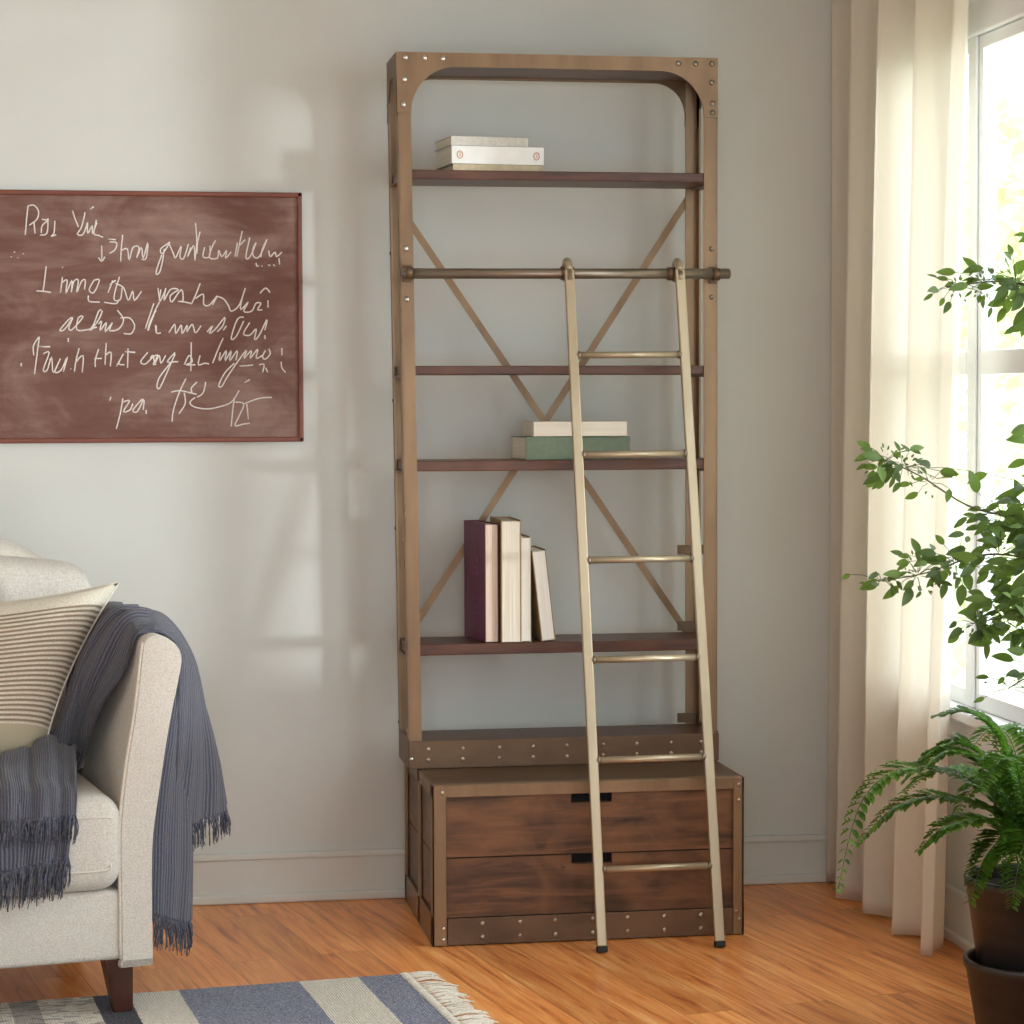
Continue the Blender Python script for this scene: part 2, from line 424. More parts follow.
def window(idx, y0, y1, OZ1):
    b = NB(); w = .03; g = .0015; X0, X1 = XW+.001, XW+.036
    ya, yb, za, zb = y0+g, y1-g, OZ0+g, OZ1-g
    prism(b, [(ya, za), (yb, za), (yb, zb), (ya, zb)], 'X', X0, X1); 
    b.free(); b = NB()
    box(b, X0, X1, ya, ya+w, za, zb); box(b, X0, X1, yb-w, yb, za, zb)
    box(b, X0+.0004, X1-.0004, ya+w, yb-w, za, za+w+.01); box(b, X0+.0004, X1-.0004, ya+w, yb-w, zb-w, zb)
    o = struct('window_%d' % idx, b, M['white_paint'])
    tall = OZ1 > 2.5
    if not tall: b = NB(); box(b, X0-.003, X1-.004, ya+w, yb-w, 1.418, 1.476, .004); obj('meeting_rail', b, M['white_paint'], o)
    for (z0, z1) in (((za+w+.01, zb-w),) if tall else ((za+w+.01, 1.418), (1.476, zb-w))):
        b = NB(); box(b, XW+.018, XW+.022, ya+w, yb-w, z0, z1); obj('pane', b, M['glass'], o)
for i, (y0, y1) in enumerate(ops_): window(i+1, y0, y1, HEAD[i])
# casings and sill round the openings
b = NB()
box(b, XW-.008, XW, -.906, -.856, OZ0+.003, OZ1, .003)
box(b, XW-.018, XW, -1.34, -.37, OZ1, OZ1+.085, .005); box(b, XW-.026, XW, -1.34, -.35, OZ1+.08, OZ1+.10, .005)
box(b, XW-.016, XW, -1.396, -1.344, OZ0+.003, 2.64, .003)
box(b, XW-.018, XW, -.46, -.37, OZ0, OZ1, .005); box(b, XW-.018, XW, -2.84, -2.75, OZ0, 2.64, .005)
struct('trim_1', b, M['white_paint'])
b = NB(); box(b, XW-.055, XW+.0, -2.86, -.35, OZ0-.028, OZ0+.002, .007, 3); box(b, XW-.016, XW, -2.82, -.38, OZ0-.095, OZ0-.028, .004)
struct('trim_2', b, M['white_paint'])
b = NB(); box(b, XW-.018, XW, -6.39, -3.21, OZ1, OZ1+.085, .005); box(b, XW-.05, XW, -6.4, -3.2, OZ0-.028, OZ0+.002, .007)
box(b, XW-.018, XW, -3.3, -3.21, OZ0, OZ1, .005); box(b, XW-.018, XW, -6.39, -6.3, OZ0, OZ1, .005)
struct('trim_3', b, M['white_paint'])

# ------------------------------------------------------------------ bookcase
t = thing('ladder_bookcase', 'tall bronze metal bookcase with dark wood shelves and two-drawer base against the wall', 'bookcase', (-.04, -.33, 0))
W = dict(parent=t, world=True)
LXb, LXt, RX = -.458, -.481, .366
YF, YB = -.330, -.118
ZB, ZT = .404, 2.252
def lx(z): return LXb+(LXt-LXb)*(z-ZB)/(ZT-ZB)
def post(b, front, left):
    """angle-iron post with a slight lean on the left side"""
    w = .036; th = .005; yw = .032
    y0 = YF if front else YB; s = 1 if front else -1
    def col(xa, xb, ya, yb):
        vs = box(b, 0, 1, min(ya, yb), max(ya, yb), 0, 1)
        for v in vs:
            z = ZB if v.co.z < .5 else ZT
            base = lx(z) if left else RX
            v.co.x = base + (xa if v.co.x < .5 else xb); v.co.z = z
    if left:
        col(0, w, y0, y0+s*th); col(0, th, y0, y0+s*yw)
    else:
        col(-w, 0, y0, y0+s*th); col(-th, 0, y0, y0+s*yw)
for fr in (True, False):
    for le in (True, False):
        b = NB(); post(b, fr, le); obj('post', b, M['metal'], **W)
# arched top plates, front and back
def arch(y, th, hdr, rad):
    b = NB(); xl = lx(ZT); pts = [(xl, ZT), (RX, ZT), (RX, ZT-.155), (RX-.037, ZT-.155)]
    zc = ZT-hdr-rad; xc = RX-.037-rad
    for k in range(0, 13):
        an = PI/2*k/12; pts.append((xc+rad*math.cos(an), zc+rad*math.sin(an)))
    xc = xl+.038+rad
    for k in range(0, 13):
        an = PI/2+PI/2*k/12; pts.append((xc+rad*math.cos(an), zc+rad*math.sin(an)))
    pts += [(xl+.039, ZT-.155), (xl+.003, ZT-.155)]
    prism(b, pts, 'Y', y, y+th); return b
obj('arched_header', arch(YF-.004, .006, .036, .118), M['metal'], **W)
obj('back_header', arch(YB-.002, .006, .040, .085), M['metal_dark'], **W)
for s, xx in ((1, LXt), (-1, RX)):
    b = NB(); pts = [(YF, ZT), (YB, ZT), (YB, ZT-.16), (YB-.03, ZT-.16), (YB-.032, ZT-.11), (YB-.07, ZT-.055), (YF+.07, ZT-.055), (YF+.032, ZT-.11), (YF+.03, ZT-.16), (YF, ZT-.16)]
    prism(b, pts, 'X', xx, xx+s*.005); obj('side_header', b, M['metal_dark'], **W)
b = NB(); box(b, LXt+.006, RX-.006, YF+.004, YB-.004, ZT-.034, ZT-.012, .002); obj('top_panel', b, M['shelf_wood'], **W)
# shelves with their board faces between the posts
def shelf(z0, z1, nm='shelf'):
    b = NB(); box(b, lx(z1)+.007, RX-.007, YF+.006, YB-.006, z0, z1, .0025)
    obj(nm, b, M['shelf_wood'], **W)
    for x0, x1 in ((lx(z0)+.001, lx(z0)+.005+.022), (RX-.027, RX-.001)):
        b = NB(); box(b, x0, x1, YF+.03, YB-.03, z0-.006, z0-.0005); obj('shelf_bracket', b, M['metal_dark'], **W)
for z0, z1 in ((1.929, 1.953), (1.426, 1.449), (1.176, 1.203), (.697, .726)): shelf(z0, z1)
b = NB(); box(b, LXb-.001+.004, RX-.006, YF+.006, YB-.006, .452, .474, .002); obj('shelf', b, M['shelf_wood'], **W)
# cross bracing behind the shelves
for (xa, za, xb, zb, yy) in ((-.437, 1.856, .340, .716, -.116), (.340, 1.905, -.432, .727, -.111)):
    b = NB(); dx, dz = xb-xa, zb-za; L = math.hypot(dx, dz); an = math.atan2(-dz, dx)
    T = Matrix.Translation(((xa+xb)/2, yy, (za+zb)/2)) @ Matrix.Rotation(an, 4, 'Y')
    box(b, -L/2, L/2, -.002, .002, -.009, .009, mat=T); obj('cross_brace', b, M['metal'], **W)
# ladder rail
b = NB(); tube(b, [(-.470, -.367, 1.684), (.388, -.367, 1.688)], .0135, 20)
for x in (-.470, .388): dome(b, (x, -.367, 1.684 if x < 0 else 1.688), .0125, 'X', h=.35)
rail = obj('ladder_rail', b, M['rail_metal'], **W)
for x in (-.455, .352):
    b = NB(); tube(b, [(x, YF, 1.686), (x, -.352, 1.686)], .0085, 12); box(b, x-.011, x+.011, YF-.008, YF-.003, 1.664, 1.708, .002)
    lathe_z = [-.0165]
    tube(b, [(x-.009, -.367, 1.686), (x+.009, -.367, 1.686)], .0165, 18)
    obj('rail_bracket', b, M['metal_dark'], **W)
# plinth plate under the tower
b = NB(); box(b, LXb, RX+.002, YF-.012, YF-.004, ZB, .476, .0015); obj('riveted_plate', b, M['metal_dark'], **W)
for x0 in (LXb-.001, RX-.003):
    b = NB(); box(b, x0, x0+.005, YF-.004, YB, ZB, .482, .001); obj('side_plate', b, M['metal_dark'], **W)
# base carcass
BL, BR, BF, BK = -.436, .362, -.622, -.05
b = NB(); box(b, BL+.004, BR-.004, BF+.004, BK, ZB-.014, ZB-.001, .001); obj('base_top', b, M['metal_dark'], **W)
b = NB()
wf = .036
box(b, BL, BL+wf, BF, BF+.007, 0.002, ZB, .0015); box(b, BR-.028, BR, BF, BF+.007, .002, ZB, .0015)
box(b, BL+wf-.001, BR-.027, BF+.0006, BF+.0064, ZB-.03, ZB-.001, .001)
box(b, BL+.003, BR-.003, BF+.008, BF+.034, ZB-.004, ZB+.0005, .001)
obj('front_frame', b, M['metal'], **W)
b = NB(); box(b, BL+wf+.002, BR-.028-.001, BF+.001, BF+.008, .003, .070, .001); obj('kick_plate', b, M['metal_dark'], label='riveted bronze plate along the foot', **W)
for s, xx in ((1, BL), (-1, BR)):
    b = NB()
    def sb(y0, y1, z0, z1): box(b, min(xx, xx+s*.006), max(xx, xx+s*.006), y0, y1, z0, z1, .001)
    sb(BF, BF+.03, .002, ZB); sb(BK-.03, BK, .002, ZB); sb(BF, BK, ZB-.03, ZB); sb(BF, BK, .002, .075); sb(BF+.255, BF+.285, .002, ZB)
    obj('side_frame', b, M['metal'], **W)
    b = NB(); 
    for z0, z1 in ((.012, .222), (.226, ZB-.016)):
        box(b, min(xx+s*.008, xx+s*.02), max(xx+s*.008, xx+s*.02), BF+.012, BK-.002, z0, z1, .002)
    obj('side_panel', b, M['drawer_wood'], **W)
b = NB(); box(b, BL+.008, BR-.008, BK-.01, BK, .006, ZB-.016); obj('back_panel', b, M['drawer_wood'], **W)
b = NB(); box(b, BL+.022, BR-.022, BF+.05, BK-.012, .006, .018); obj('bottom_panel', b, M['shelf_wood'], **W)
# two drawers, each a front with a finger slot cut in its top edge, and a box behind
def drawer(z0, z1):
    xa, xb = BL+wf-.002, BR-.024; sa, sb_ = -.082, .022; y0, y1 = BF+.010, BF+.030; sd = .024
    b = NB(); pts = [(xa, z0), (xb, z0), (xb, z1), (sb_, z1), (sb_, z1-sd), (sa, z1-sd), (sa, z1), (xa, z1)]
    prism(b, pts, 'Y', y0, y1)
    d = obj('drawer', b, M['drawer_wood'], **W)
    b = NB(); box(b, xa+.01, xa+.022, y1, y1+.42, z0+.008, z1-.03); box(b, xb-.022, xb-.01, y1, y1+.42, z0+.008, z1-.03)
    box(b, xa+.01, xb-.01, y1, y1+.42, z0+.004, z0+.012); box(b, xa+.01, xb-.01, y1+.408, y1+.42, z0+.008, z1-.03)
    obj('drawer_box', b, M['slot'], d, world=True)
    b = NB(); box(b, sa, sb_, y1+.001, y1+.006, z1-sd-.01, z1-.001); obj('slot_shade', b, M['slot'], d, world=True, label='black sheet painted as shade in the finger slot')  # black sheet painted as the shade inside the cut-out
drawer(.222, .3735); drawer(.071, .2185)
b = NB(); box(b, BL+wf-.002, BR-.024, BF+.014, BF+.03, .2187, .2218); obj('gap_shade', b, M['slot'], **W)  # black strip painted as the shade between the two drawers
# rivets and bolts
def rivet(x, y, z, r=.0062, axis='Y', m='rivet', name='rivet'):
    b = NB(); dome(b, (x, y, z), r, axis, h=.55); obj(name, b, M[m], **W)
rivet(-.102, BF+.010, .190, .0055, m='metal_dark')
yt = YF-.012
for x in (-.408, -.318, -.222, -.132, -.042, .055, .145, .238, .32):
    rivet(x, yt, .455, .0058); rivet(x, yt, .427, .0058)
yk = BF+.0005
for x in (-.31, -.215, -.125, -.03, .06, .155, .25): rivet(x, yk, .056); rivet(x, yk, .021)
for z in (.018, .046): rivet(BL+.028, BF, z, .0052, m='bolt_bright')
for x, z in ((BL+.026, .386), (BR-.014, .385), (BR-.014, .345), (BR-.012, .04), (BR-.02, .06)): rivet(x, BF, z, .0055)
for dx, dz in ((.024, .014), (.074, .014), (.121, .015), (.021, .070), (.018, .134)):
    rivet(lx(ZT)+dx, YF-.004, ZT-dz, .0085, m='bolt_bright', name='bolt')
for dx, dz in ((.016, .015), (.060, .016), (.106, .016), (.016, .064), (.014, .118), (.014, .142)):
    rivet(RX-dx, YF-.004, ZT-dz, .0078, m='rail_metal', name='bolt')
for z in (1.73, 1.62): rivet(lx(z)+.017, YF, z+(.02 if z > 1.7 else 0), .008, m='bolt_bright', name='bolt')
for z in (1.755, 1.628): rivet(RX-.016, YF, z, .007, m='rail_metal', name='bolt')
for z in (.43, .50, 1.0): rivet(lx(z)+(.006 if z < .45 else .0), YF+.016 if z > .45 else YF-.012, z, .006, 'X' if z > .45 else 'Y', m='bolt_bright', name='bolt')
for z in (.50, 1.02, 1.36, 1.75, 2.14):
    rivet(lx(z), YB-.012, z, .006, 'X', m='metal_dark', name='bolt')
# lugs that tie the shelves to the back posts
for z in (.742, .49, .95):
    b = NB(); box(b, RX-.06, RX-.006 if z != .95 else RX+.02, YB-.012, YB-.006, z-.012, z+.014, .002); obj('corner_lug', b, M['metal_dark'], **W)

# ------------------------------------------------------------------ ladder
tl = thing('library_ladder', 'slim champagne metal ladder hooked over the bookcase rail and standing on the floor', 'ladder', (.115, -.75, 0))
WL = dict(parent=tl, world=True)
FT = {-1: V(-.033, -.755, .004), 1: V(.266, -.752, .004)}
TP = {-1: V(-.043, -.393, 1.695), 1: V(.249, -.393, 1.697)}
for s in (-1, 1):
    b = NB(); A, B = FT[s], TP[s]; d = (B-A); L = d.length; d.normalize()
    X = Vector((1, 0, 0)); X = (X-d*X.dot(d)).normalized(); Y = d.cross(X)
    T = Matrix.Translation(A) @ Matrix((X, Y, d)).transposed().to_4x4()
    box(b, -.0125, .0125, -.0075, .0075, .012, L, .003, 2, T)
    so = obj('side_rail', b, M['ladder'], **WL)
    b = NB(); box(b, -.0135, .0135, -.009, .009, -.002, .013, .003, 2, T); obj('foot', b, M['black'], label='black rubber foot', **WL)
    # hook: rail end bends back over the tube
    pts = []
    c = V(B.x, -.367, 1.687)
    for k in range(13):
        an = PI - PI*1.25*k/12
        pts.append((c.x, c.y+.0265*math.cos(an), c.z+.0265*math.sin(an)+.004))
    b = NB(); tube(b, [tuple(B-d*.03)]+[(B.x, B.y, B.z-.004)]+pts, .0105, 12); obj('hook', b, M['ladder'], **WL)
    b = NB(); tube(b, [(c.x-.013-.004, c.y, c.z), (c.x-.013+.030, c.y, c.z)] if s < 0 else [(c.x-.026, c.y, c.z), (c.x-.008, c.y, c.z)], .0175, 18); obj('hook_collar', b, M['metal_dark'], **WL)
for z in (1.474, 1.220, .955, .708, .462, .198):
    k = (z-FT[-1].z)/(TP[-1].z-FT[-1].z); A = FT[-1].lerp(TP[-1], k); B = FT[1].lerp(TP[1], k)
    b = NB(); tube(b, [A+V(.008, 0, 0), B-V(.008, 0, 0)], .0088, 14); r = obj('rung', b, M['ladder'], **WL)
    for e, q in ((A, .012), (B, -.012)):
        b = NB(); tube(b, [e+V(q, 0, 0), e+V(q*1.5, 0, 0)], .0108, 14); obj('weld_collar', b, M['rail_metal'], r, world=True)

# ------------------------------------------------------------------ books
def flat_book(name, label, x0, x1, yf, dep, z0, z1, cover, pages, rz=0, group=None, spine='front', ct=.0022):
    """lying book: covers top and bottom, a page block, spine or page edges to the front"""
    L = x1-x0; H = z1-z0
    o = thing(name, label, 'book', (x0, yf, z0), rz, group)
    b = NB()
    box(b, 0, L, 0, dep, 0, ct, .0006); box(b, 0, L, 0, dep, H-ct, H, .0006)
    if spine == 'front': box(b, 0, L, -.0005, ct, 0, H, .001)
    else: box(b, 0, L, dep-ct, dep, 0, H, .001)
    obj('cover', b, M[cover], o)
    b = NB(); ins = .003
    box(b, ins, L-ins, ct if spine == 'front' else .002, dep-ct-(.003 if spine == 'front' else 0), ct, H-ct)
    obj('pages', b, M[pages], o)
    return o
G1 = 'books lying on the top shelf'
zs = 1.9535
flat_book('book', 'thin tan book lying at the bottom of the pile on the top shelf', -.333, -.094, -.318, .165, zs, zs+.0165, 'book_tan', 'paper', .09, G1)
wb = flat_book('book', 'thick white book with two copper ring emblems, middle of the top shelf pile', -.337, -.089, -.322, .168, zs+.017, zs+.063, 'book_white', 'paper', .11, G1)
for x in (.022, .228):
    b = NB()
    ring = [(x+.0075*math.cos(2*PI*k/20), -.0012, .023+.0095*math.sin(2*PI*k/20)) for k in range(21)]
    tube(b, ring, .0011, 6, caps=False)
    if x < .1:
        tube(b, [(x-.002, -.0012, .019), (x+.002, -.0012, .022), (x-.001, -.0012, .027), (x+.003, -.0012, .028)], .0009, 6)
    else:
        tube(b, [(x-.003, -.0012, .028), (x+.002, -.0012, .027), (x-.001, -.0012, .0235), (x+.003, -.0012, .021), (x-.002, -.0012, .018)], .001, 6)
    obj('emblem', b, M['gold'], wb, label='copper ring emblem')
flat_book('book', 'slim pale grey book lying on top of the thick white book', -.338, -.129, -.318, .16, zs+.064, zs+.088, 'book_grey', 'paper', .14, G1)
G2 = 'books lying on the middle shelf'
zs = 1.2035
flat_book('book', 'thick sage green book lying on the middle shelf under a cream one', -.143, .143, -.308, .150, zs, zs+.060, 'book_green', 'paper', .10, G2)
# pale board end of the green book
flat_book('book', 'cream book with page edges forward lying on the sage green book', -.124, .132, -.306, .15, zs+.061, zs+.100, 'book_cream', 'paper', .015, G2, 'back', .0016)

def up_book(label, w, h, dep, cover, pages, loc, rz=0, ry=0, spine_side=None, ct=.0022, left=True):
    """upright book, fore-edge to the viewer, boards left and right"""
    o = thing('book', label, 'book', loc, rz, 'upright books on the fourth shelf'); o.rotation_euler = (0, ry, rz)
    b = NB(); box(b, 0, ct, 0, dep, 0, h, .0006); box(b, w-ct, w, 0, dep, 0, h, .0006)
    box(b, 0, w, dep-ct, dep, 0, h, .0008); obj('cover', b, M[cover], o)
    b = NB(); box(b, ct, w-ct, .0015, dep-ct, .002, h-.004); obj('pages', b, M[pages], o)
    return o
zs = .7265
pb = up_book('plum purple hardback standing at the left end of the upright books', .037, .312, .19, 'book_purple', 'paper_pink', (-.2525, -.312, zs), math.radians(8.5))
b = NB()
def gl(x, seq):
    for pts in seq: tube(b, [(-.0009, .19-q[0]-.05, q[1]) for q in pts], .0022, 5, flat=.4)
random.seed(5)
zz = .27
for ch in range(9):
    h = .016; y0 = .035
    pats = [[[(0, 0), (0, 1)], [(0, .5), (1, .5)], [(1, 0), (1, 1)]], [[(0, 0), (.5, 1), (1, 0)]], [[(0, 0), (0, 1), (1, 1)], [(0, .5), (.8, .5)]], [[(0, 0), (1, 0), (1, 1), (0, 1), (0, 0)]]]
    for st in pats[ch % 4]: tube(b, [(-.0008, .085-q[1]*.03, zz-q[0]*h) for q in st], .0016, 5, flat=.4)
    zz -= .026
obj('cover_lettering', b, M['lav'], pb, label='faded lavender lettering')
up_book('cream book with the thickest page block, second of the upright books', .052, .321, .19, 'book_kraft', 'paper_v', (-.2115, -.325, zs), math.radians(0))
up_book('slim white book standing between the thick cream one and the leaning one', .026, .277, .18, 'book_cream', 'paper_white', (-.1575, -.314, zs), 0)
up_book('small book with kraft cover leaning at the right end of the upright books', .037, .240, .165, 'book_kraft', 'paper_white', (-.1035, -.316, zs+.0005), 0, math.radians(-6.2))

# ------------------------------------------------------------------ chalkboard
t = thing('chalkboard', 'brown framed chalkboard covered in white cursive handwriting on the wall', 'chalkboard', (-1.50, -.001, 1.25))
x0, x1, z0, z1 = -.012, .80, 0.0, .667
b = NB(); box(b, x0+.01, x1-.01, -.014, 0, z0+.01, z1-.01); obj('writing_surface', b, M['board'], t)
b = NB(); w = .013
box(b, x0, x1, -.022, 0, z1-w, z1, .003); box(b, x0, x1, -.022, 0, z0, z0+w, .003)
box(b, x0, x0+w, -.022, 0, z0, z1, .003); box(b, x1-w, x1, -.022, 0, z0, z1, .003)
obj('frame', b, M['frame_wood'], t)
LINES = [
    '71,1799 75,1844 79,1875|79,1875 94,1877 106,1861 101,1840 81,1824|94,1832 96,1803|114,1840 128,1837 115,1824 112,1804|130,1843 127,1804 109,1799|148,1837 145,1804 137,1796 151,1800|194,1864 201,1841 209,1821|250,1875 240,1868|227,1860 217,1821 206,1802 221,1802 233,1833|233,1833 233,1804 245,1825 245,1803 257,1833|256,1840 249,1805 261,1799 273,1794|286,1790 306,1788',
    '269,1772 269,1735|260,1741 269,1731 277,1743|290,1782 308,1780 304,1762 289,1752|324,1801 320,1764 318,1731|320,1760 336,1764 340,1735 351,1768 367,1768 359,1739 373,1768 377,1740 390,1781 385,1740 373,1737|42,1755 43,1752|34,1742 34,1740|51,1740 51,1738|65,1750 66,1748|449,1783 424,1765 428,1752 445,1777|426,1748 414,1715 411,1698 420,1703 428,1732 433,1765|445,1781 457,1752 463,1742 478,1773 474,1744 484,1740 497,1778|503,1769 494,1744 511,1774 513,1740|516,1834 519,1782 513,1734|528,1811 521,1782 519,1753|540,1770 535,1745 552,1745 554,1774|569,1788 561,1774 552,1743 573,1741 577,1762 585,1745 598,1762 595,1741 610,1758|627,1783 620,1745|640,1814 631,1774 625,1745|631,1774 648,1791|660,1797 649,1745 660,1745 677,1783 668,1766 670,1746 685,1746 706,1792 693,1766 689,1744|710,1762 714,1746 727,1758 731,1746 745,1758|676,1729 678,1721 683,1721|691,1721 693,1720|708,1723 714,1723|722,1725 726,1721|737,1742 739,1725',
    '124,1717 120,1685 115,1650|98,1652 117,1651 135,1648|166,1715 167,1713|166,1689 160,1648|162,1672 178,1681 174,1646 191,1681 188,1648 195,1677 207,1681 202,1648 215,1677 225,1681 223,1656|248,1681 235,1656 247,1648 262,1681 248,1681|297,1681 284,1648|288,1669 305,1681|315,1690 304,1657 300,1630 316,1630 321,1661|303,1673 325,1661 337,1628 349,1653 353,1628 372,1652|233,1640 235,1625 263,1623|273,1623 304,1619 312,1630|423,1657 419,1624 436,1657|415,1661 419,1632|419,1624 406,1599 398,1578 387,1549|404,1620 394,1591 381,1553|436,1661 431,1628 448,1657 469,1657 448,1641 452,1624 477,1657 481,1628 468,1626 485,1624 503,1620|527,1674 514,1641 503,1618|514,1633 535,1645 536,1618 551,1616 572,1641 559,1616|572,1639 588,1633 601,1616 609,1600 630,1616 647,1662 638,1633 634,1604 655,1625 642,1600 663,1600 675,1621 688,1621 679,1604 692,1604|686,1648 701,1662 713,1650|707,1629 707,1610',
    '189,1583 177,1573 157,1548 171,1552 192,1583 181,1556 189,1550 218,1583 206,1581 201,1552 218,1548 254,1557|267,1602 259,1598 246,1565 234,1548|269,1600 259,1577 238,1548|258,1565 267,1573 262,1548 279,1569 275,1544 295,1569 287,1548 311,1552 324,1577 308,1602|316,1581 340,1581 353,1561 344,1540 324,1540|410,1602 394,1573 387,1548|404,1590 394,1565 389,1548|410,1561 410,1544|408,1563 410,1542 422,1542|443,1542 459,1565 461,1540 476,1563 478,1540 492,1563 490,1544 505,1565 513,1542 528,1561|544,1544 559,1561 550,1540 567,1553 592,1584 586,1561 571,1545|587,1549 596,1561|587,1528 575,1503 558,1461|642,1584 625,1578 608,1528 621,1532 642,1574|658,1570 641,1540 658,1536 675,1553 670,1524 683,1536 704,1578 698,1549|698,1536 698,1526',
    '104,1532 97,1482 90,1433|102,1530 88,1507 89,1482|103,1505 132,1505|113,1486 129,1490 113,1445 123,1443 135,1478 139,1437 158,1474 143,1439 159,1443 176,1478 165,1439|184,1447 186,1446|207,1501 198,1466 194,1439|198,1464 217,1482 214,1437|258,1499 249,1470 249,1451|245,1474 266,1474|278,1515 274,1457|275,1482 290,1490 288,1453|304,1453 323,1486 310,1461 325,1457|335,1501 333,1449|327,1492 354,1490|387,1490 368,1466 380,1459 401,1478 413,1482 401,1459 409,1459|179,1528 179,1517|56,1462 56,1453|393,1474 401,1482 405,1461 417,1482 421,1461 434,1482|459,1490 438,1465 458,1465 467,1465|459,1486 433,1428 417,1395 410,1399 417,1424 446,1461|483,1457 496,1482 504,1465 487,1457 512,1457|502,1517 500,1440|525,1482 520,1457 537,1461 549,1459|579,1490 576,1467 595,1495 591,1467 608,1495 603,1467 624,1495 620,1469|616,1461 591,1436 574,1403 582,1399 599,1428 637,1482 649,1495 641,1474 662,1495 658,1474 679,1499 674,1474 691,1482|708,1499 712,1486 699,1472 691,1478 699,1495|630,1453 666,1456|682,1457 695,1457 691,1436|699,1449 705,1436|743,1501 743,1482|741,1465 743,1448 753,1436',
    '320,1368 313,1329 302,1287|320,1358 338,1362 321,1333 338,1337 346,1354|371,1366 346,1337 358,1333 375,1366 373,1337|381,1337 381,1326|289,1372 285,1362|487,1420 470,1386 453,1337 449,1305|447,1384 470,1388 499,1382 515,1378|482,1382 484,1353 467,1326|516,1411 501,1395 503,1382|539,1411 532,1382 515,1370|511,1370 497,1357 507,1345 540,1339 573,1344 607,1357 628,1388|615,1369 610,1332 606,1292|615,1357 640,1352 627,1319 616,1294 639,1298 656,1300|648,1352 652,1311|640,1352 682,1367 715,1369|642,1409 657,1417',
]
for ln in LINES:
    b = NB()
    for st in ln.split('|'):
        P = [tuple(int(q)/1000 for q in c.split(',')) for c in st.split()]
        P = [(px, -.0145, pz-1.25) for px, pz in P]
        n = max(3, (len(P)-1)*4)
        pts = [cr(P, k/n) for k in range(n+1)] if len(P) > 2 else [Vector(q) for q in P]
        tube(b, pts, .0021, 6, flat=1)
    bmesh.ops.transform(b, matrix=Matrix.Translation((0, -.0145, 0)) @ Matrix.Diagonal((1, .45, 1, 1)) @ Matrix.Translation((0, .0145, 0)), verts=b.verts[:])
    obj('handwriting', b, M['chalk'], t, label='white chalk handwriting')

# ------------------------------------------------------------------ armchair (local frame: x right, y back, z up)
AC = (-1.13, -1.18, 0); AR = math.radians(11)
t = thing('armchair', 'cream upholstered armchair with flared arm and dark tapered legs beside the rug', 'armchair', AC, AR)
def rounded(bm, x0, x1, y0, y1, z0, z1, r, seg=4): return box(bm, x0, x1, y0, y1, z0, z1, r, seg)
prof = [(0, .132), (.001, .37), (.018, .5), (.043, .65), (.066, .755), (.071, .795), (.060, .822), (.034, .842), (.004, .848), (-.016, .832), (-.022, .79), (-.036, .68), (-.055, .57), (-.069, .46), (-.072, .37), (-.072, .132)]
def arm(sx, off):
    b = NB()
    P = [(sx*x+off, z) for x, z in prof[:1]+prof+prof[-1:]]
    # slices through the arm's depth, the front softly rounded
    ysl = [(-.004, .90), (.0, .955), (.006, .99), (.014, 1.0), (.3, 1.0), (.60, 1.0), (.74, .98), (.755, .93)]
    cx = sum(q[0] for q in P)/len(P); n = 64
    rings = []
    from_len = []
    for y, s in ysl:
        ring = []
        for k in range(n):
            q = cr([(x_, z_, 0) for x_, z_ in P]+[(P[0][0], P[0][1], 0)], k/n)
            # nearest spine point of the arm profile for inset
            zz = min(max(q.y, .132), .81); f = (zz-.132)/.72
            mx = off+sx*(-.036+ (0 if f < .33 else (f-.33)*.092))
            ring.append(b.verts.new((mx+(q.x-mx)*s, y, zz+(q.y-zz)*s)))
        rings.append(ring)
    for r0, r1 in zip(rings, rings[1:]):
        for k in range(n):
            f = b.faces.new((r0[k], r0[(k+1) % n], r1[(k+1) % n], r1[k])); f.smooth = True
    b.faces.new(rings[0]); b.faces.new(rings[-1])
    return b
WID = .86
obj('arm', arm(1, 0), M['uphol'], t); obj('arm', arm(-1, -WID), M['uphol'], t)
for sx, off in ((1, 0), (-1, -WID)):
    b = NB(); inner = [(-.016, .832), (-.0175, .826), (-.0225, .79), (-.0365, .68), (-.0555, .57), (-.0695, .46), (-.0725, .37), (-.0725, .135)]
    tube(b, [cr([(sx*x+off, .002, z) for x, z in inner], k/40) for k in range(41)], .0036, 8); obj('piping', b, M['piping'], t)
b = NB(); rounded(b, -WID+.06, -.066, .004, .66, .132, .288, .014); obj('seat_rail', b, M['uphol'], t, smooth=True)
b = NB(); rounded(b, -WID+.066, -.070, -.035, .56, .290, .500, .05, 6)
o = obj('seat_cushion', b, M['uphol'], t, smooth=True)
b = NB()
pp = [(-.40, -.037, .345), (-.13, -.037, .340), (-.098, -.030, .352), (-.082, .01, .362)]
tube(b, [cr([(-.78, -.037, .342)]+pp, k/30) for k in range(31)], .0022, 6); tube(b, [cr([(-.78, -.036, .455), (-.40, -.037, .458), (-.13, -.034, .457), (-.098, -.025, .452), (-.08, .01, .452)], k/30) for k in range(31)], .0018, 6)
obj('cushion_seam', b, M['piping'], o)
